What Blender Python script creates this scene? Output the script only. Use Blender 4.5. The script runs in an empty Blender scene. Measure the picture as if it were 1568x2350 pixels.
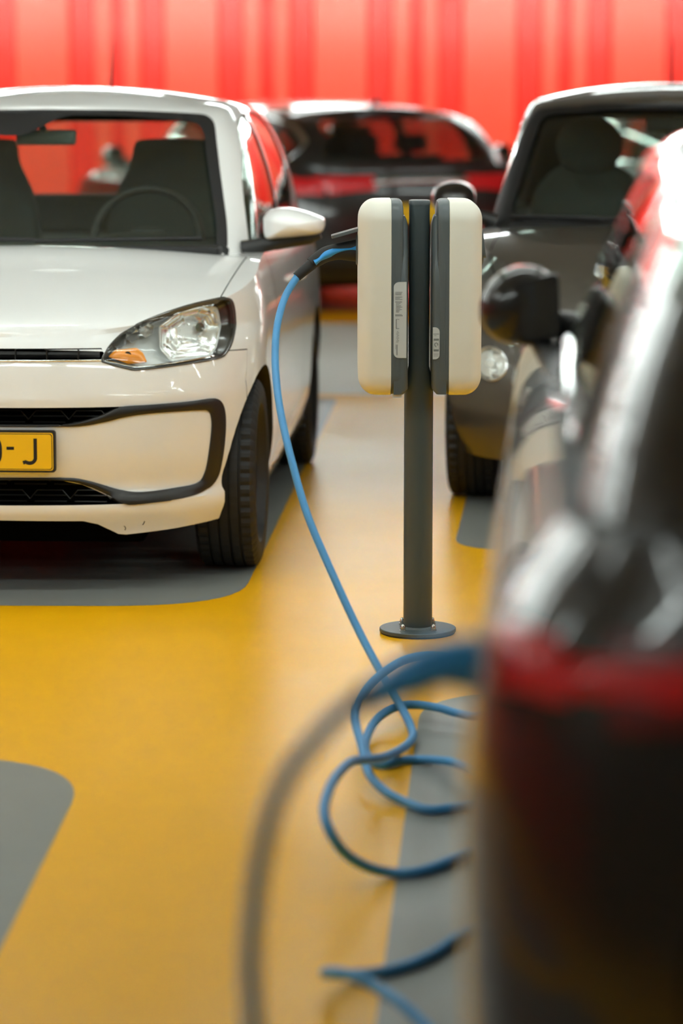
import bpy, bmesh, math
from mathutils import Vector, Matrix
from mathutils.bvhtree import BVHTree

# ------------------------------------------------------------------ camera, light, exposure
SC = bpy.context.scene
COL = SC.collection
R = math.radians
cam_d = bpy.data.cameras.new('camera')
cam = bpy.data.objects.new('camera', cam_d)
COL.objects.link(cam)
cam.location = (0, 0, 1.48)
cam.rotation_euler = (R(90) - math.atan(980 / 6445), 0, 0)
cam_d.sensor_fit = 'VERTICAL'
cam_d.sensor_height = 36
cam_d.lens = 6445 / 2350 * 36
cam_d.clip_start = .05
cam_d.clip_end = 100
cam_d.dof.use_dof = True
cam_d.dof.focus_distance = 7.62
cam_d.dof.aperture_fstop = 1.95
SC.camera = cam
SC.view_settings.view_transform = 'Standard'
SC.view_settings.look = 'None'
SC.view_settings.gamma = 1
SC.view_settings.exposure = 1.6
SC.view_settings.use_curve_mapping = False
world = bpy.data.worlds.new('world')
SC.world = world
world.use_nodes = True
world.node_tree.nodes['Background'].inputs[0].default_value = (.9, 1, .95, 1)
world.node_tree.nodes['Background'].inputs[1].default_value = .05
SC.cycles.max_bounces = 10
SC.cycles.transparent_max_bounces = 24
SC.cycles.sample_clamp_indirect = 6
SC.cycles.caustics_reflective = False
SC.cycles.caustics_refractive = False
CEIL = 2.62
TUBE_POWER = 11.0
# (x, y, along): fluorescent battens under the ceiling, along = 'x' or 'y'
TUBES = []
for _y in (0.8, 3.0, 5.4, 7.2, 8.9, 15.5, 21.8, 24.1, 25.2):  # second row from the back wall is added to brighten that wall
    for _x in (-7.5, -5.7, -3.9, -2.1, -.3, 1.5, 3.3, 5.1):
        if _y == 0.8 and _x not in (-3.9, -2.1): continue  # two battens added to light the near cable and plug
        if _y == 3.0 and _x not in (-3.9, 1.5, 3.3): continue     # only a few battens at this end
        TUBES.append((_x + .5, _y, 'x'))

# ------------------------------------------------------------------ materials
def new_mat(name):
    m = bpy.data.materials.new(name)
    m.use_nodes = True
    return m, m.node_tree.nodes, m.node_tree.links, m.node_tree.nodes['Principled BSDF']

def mat(name, col, rough=.5, metal=0, coat=0, coat_rough=.03, noise=0, nscale=60, bump=0, emit=0, spec=.5):
    m, N, Lk, p = new_mat(name)
    p.inputs['Base Color'].default_value = (*col, 1)
    p.inputs['Roughness'].default_value = rough
    p.inputs['Metallic'].default_value = metal
    p.inputs['Coat Weight'].default_value = coat
    p.inputs['Coat Roughness'].default_value = coat_rough
    p.inputs['Specular IOR Level'].default_value = spec
    if emit:
        p.inputs['Emission Color'].default_value = (*col, 1)
        p.inputs['Emission Strength'].default_value = emit
    if noise or bump:
        tc = N.new('ShaderNodeTexCoord')
        n = N.new('ShaderNodeTexNoise')
        n.inputs['Scale'].default_value = nscale
        n.inputs['Detail'].default_value = 4
        Lk.new(tc.outputs['Object'], n.inputs['Vector'])
        if noise:
            r = N.new('ShaderNodeMapRange')
            r.inputs['To Min'].default_value = 1 - noise
            r.inputs['To Max'].default_value = 1 + noise
            mx = N.new('ShaderNodeMix'); mx.data_type = 'RGBA'; mx.blend_type = 'MULTIPLY'
            mx.inputs[0].default_value = 1
            mx.inputs[6].default_value = (*col, 1)
            Lk.new(n.outputs['Fac'], r.inputs['Value'])
            Lk.new(r.outputs['Result'], mx.inputs[7])
            Lk.new(mx.outputs[2], p.inputs['Base Color'])
        if bump:
            b = N.new('ShaderNodeBump')
            b.inputs['Strength'].default_value = bump
            b.inputs['Distance'].default_value = .002
            Lk.new(n.outputs['Fac'], b.inputs['Height'])
            Lk.new(b.outputs['Normal'], p.inputs['Normal'])
    return m

def glass_mat(name, tint, ior=1.5, base=.0):
    m = bpy.data.materials.new(name)
    m.use_nodes = True
    N = m.node_tree.nodes; Lk = m.node_tree.links
    N.clear()
    out = N.new('ShaderNodeOutputMaterial')
    mix = N.new('ShaderNodeMixShader')
    tr = N.new('ShaderNodeBsdfTransparent'); tr.inputs[0].default_value = (*tint, 1)
    gl = N.new('ShaderNodeBsdfGlossy'); gl.inputs['Roughness'].default_value = .01
    gl.inputs[0].default_value = (.95, 1, .97, 1)
    fr = N.new('ShaderNodeFresnel')
    # a pane is thin: light leaving its back face meets the same air-to-glass step
    ge = N.new('ShaderNodeNewGeometry')
    mr = N.new('ShaderNodeMapRange'); mr.inputs['To Min'].default_value = ior; mr.inputs['To Max'].default_value = 1 / ior
    Lk.new(ge.outputs['Backfacing'], mr.inputs['Value']); Lk.new(mr.outputs[0], fr.inputs[0])
    Lk.new(fr.outputs[0], mix.inputs[0])
    Lk.new(tr.outputs[0], mix.inputs[1]); Lk.new(gl.outputs[0], mix.inputs[2])
    Lk.new(mix.outputs[0], out.inputs[0])
    return m

def floor_paint(name, col, var=.04, rmin=.27, rmax=.36, bump=.3):
    m, N, Lk, p = new_mat(name)
    tc = N.new('ShaderNodeTexCoord')
    n1 = N.new('ShaderNodeTexNoise'); n1.inputs['Scale'].default_value = 1.3; n1.inputs['Detail'].default_value = 6
    n2 = N.new('ShaderNodeTexNoise'); n2.inputs['Scale'].default_value = 160; n2.inputs['Detail'].default_value = 3
    n3 = N.new('ShaderNodeTexNoise'); n3.inputs['Scale'].default_value = 9; n3.inputs['Detail'].default_value = 5
    for n in (n1, n2, n3): Lk.new(tc.outputs['Object'], n.inputs['Vector'])
    r = N.new('ShaderNodeMapRange'); r.inputs['To Min'].default_value = 1 - var; r.inputs['To Max'].default_value = 1 + var
    Lk.new(n3.outputs['Fac'], r.inputs['Value'])
    mx = N.new('ShaderNodeMix'); mx.data_type = 'RGBA'; mx.blend_type = 'MULTIPLY'
    mx.inputs[0].default_value = 1; mx.inputs[6].default_value = (*col, 1)
    Lk.new(r.outputs['Result'], mx.inputs[7]); Lk.new(mx.outputs[2], p.inputs['Base Color'])
    rr = N.new('ShaderNodeMapRange'); rr.inputs['From Min'].default_value = .15; rr.inputs['From Max'].default_value = .85; p.inputs['Specular IOR Level'].default_value = .25
    rr.inputs['To Min'].default_value = rmin; rr.inputs['To Max'].default_value = rmax
    Lk.new(n1.outputs['Fac'], rr.inputs['Value']); Lk.new(rr.outputs['Result'], p.inputs['Roughness'])
    b = N.new('ShaderNodeBump'); b.inputs['Strength'].default_value = bump; b.inputs['Distance'].default_value = .001
    Lk.new(n2.outputs['Fac'], b.inputs['Height'])
    b2 = N.new('ShaderNodeBump'); b2.inputs['Strength'].default_value = .12; b2.inputs['Distance'].default_value = .003
    Lk.new(n3.outputs['Fac'], b2.inputs['Height']); Lk.new(b.outputs['Normal'], b2.inputs['Normal'])
    Lk.new(b2.outputs['Normal'], p.inputs['Normal'])
    return m

M = dict(
    yellow=floor_paint('yellow_floor_paint', (.88, .435, .003)),
    grey=floor_paint('grey_floor_paint', (.235, .25, .235)),
    lane=floor_paint('lane_paint_with_glare', (.68, .69, .63)),  # grey lane; the lamp reflection on it is put into the pale colour
    red=mat('red_metal_cladding', (.96, .026, .010), .36, coat=.4, coat_rough=.13, spec=.3, noise=.04, nscale=3),
    ceil=mat('grey_concrete_ceiling', (.40, .40, .37), .9, noise=.12, nscale=2),
    wall=mat('dark_concrete_wall', (.10, .10, .09), .85, noise=.1, nscale=2),
    red_lit=mat('lit_red_metal_cladding', (.96, .090, .045), .32, coat=.5, coat_rough=.13, spec=.3, noise=.04, nscale=3),  # same red cladding, with brighter reflected light put into the colour
    lamp=mat('white_lamp_housing', (.8, .8, .8), .4, noise=.02),
    tube=mat('lit_fluorescent_tube', (.91, 1.0, .975), .5, emit=TUBE_POWER),
    green=mat('lit_green_sign', (.05, .9, .35), .5, emit=1.2),
    white=mat('white_car_paint', (.87, .885, .875), .35, coat=1, coat_rough=.02, noise=.01, nscale=5),
    fiat=mat('grey_brown_car_paint', (.085, .078, .066), .38, metal=.35, coat=1, coat_rough=.02, noise=.05, nscale=900),
    black_paint=mat('black_car_paint', (.016, .015, .014), .3, metal=.2, coat=1, coat_rough=.02, noise=.1, nscale=900),
    near_paint=mat('dark_metallic_car_paint', (.020, .020, .019), .3, metal=.3, coat=1, coat_rough=.02, noise=.1, nscale=900),
    trim=mat('satin_black_plastic', (.013, .013, .012), .38, bump=.05, nscale=400),
    plastic=mat('matt_black_plastic', (.009, .009, .009), .6, bump=.1, nscale=300),
    pit=mat('dark_cavity', (.004, .004, .004), .9, noise=.1, spec=0),
    rubber=mat('tyre_rubber', (.012, .012, .012), .62, bump=.15, nscale=200),
    rim=mat('silver_wheel_metal', (.45, .46, .47), .3, metal=.9, noise=.05),
    chrome=mat('chrome', (.85, .87, .87), .08, metal=1, noise=.02),
    reflector=mat('headlight_reflector', (.93, .96, .95), .26, metal=.75, bump=.3, nscale=40),
    silver=mat('silver_plastic', (.88, .92, .91), .3, metal=0, coat=.5, noise=.02),
    lampdark=mat('smoked_lamp_housing', (.05, .05, .045), .2, coat=.5, noise=.05),
    amber=mat('amber_indicator', (.95, .33, .015), .3, coat=.3, noise=.15, nscale=400),
    tail=mat('red_tail_lamp', (.72, .006, .012), .3, coat=.4, noise=.1, nscale=50),
    tail_shaded=mat('shaded_red_tail_lamp', (.13, .003, .004), .3, coat=.4, noise=.1, nscale=50),  # same red lens, with the shade of its rear face put into the colour
    greyplastic=mat('grey_green_plastic', (.13, .17, .16), .5, noise=.02),
    clear=glass_mat('clear_lamp_cover', (.97, .98, .97), 1.45),
    glass=glass_mat('car_window_glass', (.90, .95, .92), 1.5),
    dark_glass=glass_mat('dark_car_window_glass', (.74, .75, .73), 1.5),
    fabric=mat('grey_seat_fabric', (.030, .038, .036), .9, noise=.15, nscale=300, bump=.2),
    dash=mat('dark_dashboard', (.012, .014, .013), .7, bump=.2, nscale=200),
    plate=mat('yellow_plate', (.92, .55, .003), .45, coat=.3, noise=.02),
    ink=mat('black_print', (.01, .01, .01), .5, noise=.02),
    mirror=mat('mirror_glass', (.8, .85, .82), .02, metal=1, noise=.01),
    cover=mat('cream_charger_cover', (.76, .755, .66), .45, coat=.12, coat_rough=.3, bump=.03, nscale=500),
    post=mat('slate_grey_powder_coat', (.058, .080, .085), .38, bump=.12, nscale=600),
    housing=mat('slate_grey_plastic', (.085, .105, .11), .42, bump=.05, nscale=500),
    sticker=mat('pale_grey_sticker', (.52, .56, .56), .35, noise=.02),
    text=mat('grey_sticker_print', (.16, .18, .18), .5, noise=.02),
    blue=mat('blue_cable_sheath', (.06, .29, .60), .42, bump=.05, nscale=300, noise=.05),
    grip=mat('blue_plug_grip', (.03, .30, .72), .4, noise=.03),
    steel=mat('stainless_steel', (.55, .54, .5), .25, metal=1, noise=.05),
)

# ------------------------------------------------------------------ small tools
def obj(name, me, m=None, parent=None, smooth=True, angle=35):
    if isinstance(me, bmesh.types.BMesh):
        bm = me
        bmesh.ops.recalc_face_normals(bm, faces=bm.faces)
        me = bpy.data.meshes.new(name)
        bm.to_mesh(me); bm.free()
    me.name = name
    if m is not None and len(me.materials) == 0:
        for x in (m if isinstance(m, (list, tuple)) else [m]): me.materials.append(x)
    if smooth:
        me.shade_smooth()
        if angle: me.set_sharp_from_angle(angle=R(angle))
    o = bpy.data.objects.new(name, me)
    COL.objects.link(o)
    if parent is not None: o.parent = parent
    return o

def tag(o, label, cat, group=None):
    o['label'] = label; o['category'] = cat
    if group: o['group'] = group
    return o

def thing(name, label, cat, loc=(0, 0, 0), rz=0, group=None):
    o = bpy.data.objects.new(name, None); COL.objects.link(o)
    o.location = loc; o.rotation_euler = (0, 0, rz)
    return tag(o, label, cat, group)

def empty(name, parent):
    o = bpy.data.objects.new(name, None); COL.objects.link(o); o.parent = parent
    return o

def structure(name, me, m, **k):
    o = obj(name, me, m, **k); o['kind'] = 'structure'
    return o

def add_grid(bm, rows, cu=False, cv=False, mi=0):
    vs = [[bm.verts.new(p) for p in r] for r in rows]
    nr, nc = len(vs), len(vs[0])
    out = []
    for i in range(nr if cv else nr - 1):
        for j in range(nc if cu else nc - 1):
            q = [vs[i][j], vs[i][(j + 1) % nc], vs[(i + 1) % nr][(j + 1) % nc], vs[(i + 1) % nr][j]]
            try:
                f = bm.faces.new(q); f.material_index = mi; out.append(f)
            except ValueError: pass
    return vs, out

def cap(bm, ring, mi=0):
    f = bm.faces.new(ring); f.material_index = mi
    return f

def add_box(bm, lo, hi, bev=0, mi=0):
    r = bmesh.ops.create_cube(bm, size=1)
    for v in r['verts']:
        for i in range(3):
            v.co[i] = lo[i] + (v.co[i] + .5) * (hi[i] - lo[i])
    fs = set(f for v in r['verts'] for f in v.link_faces)
    for f in fs: f.material_index = mi
    if bev:
        es = list(set(e for v in r['verts'] for e in v.link_edges))
        bmesh.ops.bevel(bm, geom=es, offset=bev, segments=3, affect='EDGES', profile=.5)

def box(name, lo, hi, m, parent=None, bev=0):
    bm = bmesh.new(); add_box(bm, lo, hi, bev)
    return obj(name, bm, m, parent, smooth=bool(bev))

def add_tube(bm, pts, rad, seg=16, caps=True, scale2=None, mi=0):
    """sweep an ellipse along pts; rad number or list; scale2 = squash of the second axis"""
    pts = [Vector(p) for p in pts]; n = len(pts)
    rads = rad if isinstance(rad, (list, tuple)) else [rad] * n
    t0 = (pts[1] - pts[0]).normalized()
    up = Vector((0, 1, 0)) if abs(t0.y) < .9 else Vector((1, 0, 0))
    a = (up - t0 * up.dot(t0)).normalized()
    rows = []
    for i in range(n):
        t = (pts[min(i + 1, n - 1)] - pts[max(i - 1, 0)]).normalized()
        a = (a - t * a.dot(t)).normalized(); b = t.cross(a)
        rr = rads[i]; ra, rb = rr if isinstance(rr, tuple) else (rr, rr)
        rows.append([pts[i] + a * ra * math.cos(2 * math.pi * k / seg) + b * rb * math.sin(2 * math.pi * k / seg) for k in range(seg)])
    vs, _ = add_grid(bm, rows, cu=True, mi=mi)
    if caps: cap(bm, vs[0], mi); cap(bm, list(reversed(vs[-1])), mi)

def tube(name, pts, rad, m, parent=None, seg=16, **k):
    bm = bmesh.new(); add_tube(bm, pts, rad, seg, **k)
    return obj(name, bm, m, parent, angle=50)

def spline(pts, n=8, closed=False):
    """Catmull-Rom through tuples of any dimension"""
    P = [tuple(p) for p in pts]; N = len(P); out = []
    for i in range(N if closed else N - 1):
        p0 = P[(i - 1) % N] if closed else P[max(i - 1, 0)]
        p1 = P[i]; p2 = P[(i + 1) % N]
        p3 = P[(i + 2) % N] if closed else P[min(i + 2, N - 1)]
        for k in range(n):
            t = k / n
            out.append(tuple(.5 * ((2 * b) + (-a + c) * t + (2 * a - 5 * b + 4 * c - d) * t * t + (-a + 3 * b - 3 * c + d) * t ** 3) for a, b, c, d in zip(p0, p1, p2, p3)))
    if not closed: out.append(P[-1])
    return out

def round_poly(pts, r, seg=5):
    """round the corners of a closed 2D polygon; r number or list"""
    n = len(pts); out = []
    for i in range(n):
        rr = r[i] if isinstance(r, (list, tuple)) else r
        p = Vector(pts[i]); a = Vector(pts[i - 1]) - p; b = Vector(pts[(i + 1) % n]) - p
        if rr <= 0: out.append(tuple(p)); continue
        d = min(rr, a.length * .48, b.length * .48)
        A = p + a.normalized() * d; B = p + b.normalized() * d
        for k in range(seg + 1):
            t = k / seg
            out.append(tuple(A * (1 - t) ** 2 + p * 2 * t * (1 - t) + B * t * t))
    return out

def add_prism(bm, pts, axis, lo, hi, mi=0):
    def P(a, b, c): return (c, a, b) if axis == 'x' else ((a, c, b) if axis == 'y' else (a, b, c))
    A = [bm.verts.new(P(a, b, lo)) for a, b in pts]; B = [bm.verts.new(P(a, b, hi)) for a, b in pts]
    n = len(pts)
    for i in range(n):
        bm.faces.new([A[i], A[(i + 1) % n], B[(i + 1) % n], B[i]]).material_index = mi
    bm.faces.new(list(reversed(A))).material_index = mi; bm.faces.new(B).material_index = mi

def prism(pts, axis, lo, hi, m=None):
    bm = bmesh.new(); add_prism(bm, pts, axis, lo, hi)
    return obj('cutter', bm, m, smooth=False)

def boolean(o, cutters, op='DIFFERENCE', keep=False, angle=32):
    par = o.parent; o.parent = None
    for c in cutters:
        md = o.modifiers.new('b', 'BOOLEAN')
        md.object = c; md.operation = op; md.solver = 'EXACT'; md.material_mode = 'TRANSFER'
        dg = bpy.context.evaluated_depsgraph_get()
        me = bpy.data.meshes.new_from_object(o.evaluated_get(dg), depsgraph=dg)
        o.modifiers.clear(); old = o.data; o.data = me; me.name = old.name
    o.parent = par
    if not keep:
        for c in cutters: bpy.data.objects.remove(c)
    o.data.shade_smooth(); o.data.set_sharp_from_angle(angle=R(angle))
    return o

def clone_mesh(o, name, parent):
    c = bpy.data.objects.new(name, o.data.copy()); COL.objects.link(c); c.parent = parent
    c.data.name = name
    return c

def mirror_pts(pts): return [(-a, b) for a, b in reversed(pts)]

def interp(tab, x):
    """smooth monotone interpolation of a table [(x, y), ...]"""
    n = len(tab)
    if x <= tab[0][0]: return tab[0][1]
    if x >= tab[-1][0]: return tab[-1][1]
    i = 0
    while tab[i + 1][0] < x: i += 1
    def slope(k):
        if k <= 0 or k >= n - 1: return (tab[min(k + 1, n - 1)][1] - tab[max(k - 1, 0)][1]) / (tab[min(k + 1, n - 1)][0] - tab[max(k - 1, 0)][0])
        a = (tab[k][1] - tab[k - 1][1]) / (tab[k][0] - tab[k - 1][0]); b = (tab[k + 1][1] - tab[k][1]) / (tab[k + 1][0] - tab[k][0])
        return 0 if a * b <= 0 else 2 * a * b / (a + b)
    h = tab[i + 1][0] - tab[i][0]; t = (x - tab[i][0]) / h
    m0, m1 = slope(i) * h, slope(i + 1) * h
    return (2 * t ** 3 - 3 * t * t + 1) * tab[i][1] + (t ** 3 - 2 * t * t + t) * m0 + (-2 * t ** 3 + 3 * t * t) * tab[i + 1][1] + (t ** 3 - t * t) * m1

def dome(bm, outline, place, depth, rings=8, power=2.2, mi=0, s0=.02):
    """star-shaped 2D outline bulged towards its centre; place(a, b, d) -> 3D"""
    cx = sum(p[0] for p in outline) / len(outline); cy = sum(p[1] for p in outline) / len(outline)
    rows = []
    for k in range(rings + 1):
        s = 1 - (1 - s0) * k / rings
        s_ = math.sin(s * math.pi / 2) if depth else s
        rows.append([place(cx + (a - cx) * s_, cy + (b - cy) * s_, depth * (1 - s_ ** power) ** (1 / power)) for a, b in outline])
    vs, _ = add_grid(bm, rows, cu=True, mi=mi)
    cap(bm, vs[-1], mi)
    return vs[0]

# ------------------------------------------------------------------ car body construction
def ring_uv(P):
    """parameter list of one half of the plan outline: ('f', t) front quarter, ('s', k) side, ('r', t) rear quarter"""
    nf, ns, nr = P.get('nf', 44), P.get('ns', 70), P.get('nr', 26)
    u = [('f', (i / nf)) for i in range(nf)]
    u += [('s', i / ns) for i in range(ns)]
    u += [('r', 1 - i / nr) for i in range(nr + 1)]
    return u

def sup(t, n):
    """quarter superellipse point, t 0..1, evenly spread"""
    th = t * math.pi / 2
    c, s = math.cos(th), math.sin(th)
    r = (abs(c) ** n + abs(s) ** n) ** (-1 / n)
    return s * r, c * r      # across (0..1), along (1..0)

def body_mesh(P, paint, inner):
    L = P['L']; V = P.get('nv', 30); K = P.get('nk', 14)
    us = ring_uv(P)
    def raw(u, z):
        W = interp(P['W'], z); yf = interp(P['yf'], z); yr = interp(P['yr'], z)
        af, ar = interp(P['af'], z), P['ar']
        if u[0] == 'f':
            a, b = sup(u[1], P['nfx']); return W * a, yf + af * (1 - b)
        if u[0] == 's':
            return W, yf + af + (L - yr - ar - yf - af) * u[1]
        a, b = sup(u[1], P['nrx']); return W * a, L - yr - ar * (1 - b)
    rows = []
    half = []
    for u in us:
        colp = []
        _, y0 = raw(u, .5)
        zt = interp(P['zt'], y0)
        for k in range(5):
            x, y = raw(u, zt); zt = interp(P['zt'], y)
        zb = interp(P['zb'], y0)
        for v in range(V + 1):
            z = zb + (zt - zb) * v / V
            x, y = raw(u, z)
            x *= 1 + interp(P['flare'], y) * max(0, 1 - abs(z - .5) / .45) if 'flare' in P else 1
            colp.append((x, y, z))
        xe, ye, ze = colp[-1]
        Hc = interp(P['Hc'], ye)
        for k in range(1, K + 1):
            s = 1 - k / K
            e = P.get('crown', 2.2)
            colp.append((xe * s, ye, ze + (Hc - ze) * (1 - s ** e)))
        half.append(colp)
    bm = bmesh.new()
    # right half grid and mirrored half, welded on the centre line
    for sg in (1, -1):
        add_grid(bm, [[(x * sg, y, z) for x, y, z in c] for c in half])
    # floor
    bmesh.ops.remove_doubles(bm, verts=bm.verts, dist=.0004)
    bnd = [e for e in bm.edges if e.is_boundary]
    if bnd: bmesh.ops.contextual_create(bm, geom=bnd)
    bmesh.ops.dissolve_degenerate(bm, edges=bm.edges, dist=.0002)
    bmesh.ops.delete(bm, geom=[e for e in bm.edges if e.is_wire], context='EDGES')
    bmesh.ops.recalc_face_normals(bm, faces=bm.faces)
    G = P['gh']
    for f in bm.faces:
        c = f.calc_center_median()
        if f.normal.z > .5 and G['F'][0][1] + .10 < c.y < G['Rr'][0][1] - .06 and abs(c.x) < G['W'][0][1] - .02:
            yy = G['F'][0][1] + .06 + .25 * (abs(c.x) / .7) ** 3
            if c.y > yy: f.material_index = 1
        if f.normal.z < -.7 and c.z < .4: f.material_index = 1
    me = bpy.data.meshes.new('body')
    bm.to_mesh(me); bm.free()
    me.materials.append(paint); me.materials.append(inner)
    return me

def green_mesh(P, inset, mats):
    """glasshouse solid: side walls, pillars and roof in one closed form"""
    G = P['gh']; us = ring_uv(dict(nf=34, ns=40, nr=24))
    T = 22; K = 12
    half = []
    for u in us:
        c = []
        for k in range(T + 1):
            w = k / T
            W = interp(G['W'], w) - inset; F = interp(G['F'], w) + inset; Rr = interp(G['Rr'], w) - inset
            af = interp(G['af'], w); ar = interp(G['ar'], w)
            if u[0] == 'f':
                a, b = sup(u[1], G['n']); x, y = W * a, F + af * (1 - b)
            elif u[0] == 's': x, y = W, F + af + (Rr - ar - F - af) * u[1]
            else:
                a, b = sup(u[1], G['n']); x, y = W * a, Rr - ar * (1 - b)
            z0 = G['z0'] - inset; z1 = interp(G['z1'], y) - inset
            c.append((x, y, z0 + (z1 - z0) * interp(G['zw'], w)))
        xe, ye, ze = c[-1]
        cz = interp(G['zc'], ye) - inset
        for k in range(1, K + 1):
            s = 1 - k / K
            c.append((xe * s, ye, ze + (cz - ze) * (1 - s ** 2.0)))
        half.append(c)
    bm = bmesh.new()
    for sg in (1, -1): add_grid(bm, [[(x * sg, y, z) for x, y, z in c] for c in half])
    bmesh.ops.remove_doubles(bm, verts=bm.verts, dist=.0004)
    bnd = [e for e in bm.edges if e.is_boundary]
    if bnd: bmesh.ops.contextual_create(bm, geom=bnd)
    bmesh.ops.dissolve_degenerate(bm, edges=bm.edges, dist=.0002)
    bmesh.ops.delete(bm, geom=[e for e in bm.edges if e.is_wire], context='EDGES')
    bmesh.ops.recalc_face_normals(bm, faces=bm.faces)
    me = bpy.data.meshes.new('cabin')
    bm.to_mesh(me); bm.free()
    for m in mats: me.materials.append(m)
    return me

class Surf:
    """raycaster on meshes in car space"""
    def __init__(s, *objs):
        vs, fs = [], []
        for o in objs:
            b = len(vs); vs += [v.co.copy() for v in o.data.vertices]; fs += [[b + i for i in p.vertices] for p in o.data.polygons]
        s.t = BVHTree.FromPolygons(vs, fs)
    def front(s, x, z, d=0, y0=-1):
        h = s.t.ray_cast(Vector((x, y0, z)), Vector((0, 1, 0)))
        if h[0] is None: return Vector((x, .3, z))
        n = h[1] if h[1].y < 0 else -h[1]
        return h[0] + n * d
    def rear(s, x, z, d=0):
        h = s.t.ray_cast(Vector((x, 9, z)), Vector((0, -1, 0)))
        if h[0] is None: return Vector((x, 3, z))
        n = h[1] if h[1].y > 0 else -h[1]
        return h[0] + n * d
    def side(s, y, z, d=0, sg=1):
        h = s.t.ray_cast(Vector((3 * sg, y, z)), Vector((-sg, 0, 0)))
        if h[0] is None: return Vector((.7 * sg, y, z))
        n = h[1] if h[1].x * sg > 0 else -h[1]
        return h[0] + n * d
    def top(s, x, y, d=0):
        h = s.t.ray_cast(Vector((x, y, 4)), Vector((0, 0, -1)))
        if h[0] is None: return Vector((x, y, 1))
        return h[0] + Vector((0, 0, d))

def conform_band(name, A, B, fn, m, parent, d0=.0, d1=.006, na=90, nb=6, sm=4):
    """raised band between two polylines A and B (2D), laid on the surface fn(a, b, offset)"""
    def res(poly, n):
        P = spline(poly, sm) if sm else [tuple(p) for p in poly]
        acc = [0]
        for i in range(1, len(P)): acc.append(acc[-1] + math.dist(P[i], P[i - 1]))
        out = []; j = 0
        for k in range(n + 1):
            t = acc[-1] * k / n
            while j < len(P) - 2 and acc[j + 1] < t: j += 1
            f = (t - acc[j]) / max(1e-9, acc[j + 1] - acc[j])
            out.append(tuple(a + (b - a) * f for a, b in zip(P[j], P[j + 1])))
        return out
    a, b = res(A, na), res(B, na)
    rows = []
    for i in range(na + 1):
        r = [fn(*a[i], -.01)]
        for k in range(nb + 1):
            t = k / nb
            prof = d0 + (d1 - d0) * math.sin(math.pi * (.08 + .84 * t)) ** .5
            r.append(fn(a[i][0] + (b[i][0] - a[i][0]) * t, a[i][1] + (b[i][1] - a[i][1]) * t, prof))
        r.append(fn(*b[i], -.01))
        rows.append(r)
    bm = bmesh.new(); add_grid(bm, rows)
    return obj(name, bm, m, parent, angle=50)

def conform_line(name, pts, w, fn, m, parent, d=.0006, na=60):
    """thin flat line of width w along 2D polyline on the surface"""
    P = spline(pts, 6); rows = []
    for i, p in enumerate(P):
        a = Vector(P[max(i - 1, 0)]); b = Vector(P[min(i + 1, len(P) - 1)]); t = (b - a)
        if t.length < 1e-9: continue
        t.normalize(); nrm = Vector((-t.y, t.x)) * w / 2
        rows.append([fn(p[0] + nrm.x, p[1] + nrm.y, d), fn(p[0] - nrm.x, p[1] - nrm.y, d)])
    bm = bmesh.new(); add_grid(bm, rows)
    return obj(name, bm, m, parent)

def conform_patch(name, outline, fn, m, parent, d=.002, dep=0, rings=14, skirt=.008):
    bm = bmesh.new()
    rim = dome(bm, outline, lambda a, b, k: fn(a, b, d + k), dep, rings=rings)
    if skirt:
        low = [bm.verts.new(fn(a, b, d - skirt)) for a, b in outline]
        n = len(rim)
        for i in range(n):
            bm.faces.new([rim[i], rim[(i + 1) % n], low[(i + 1) % n], low[i]])
    return obj(name, bm, m, parent, angle=40)

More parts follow.
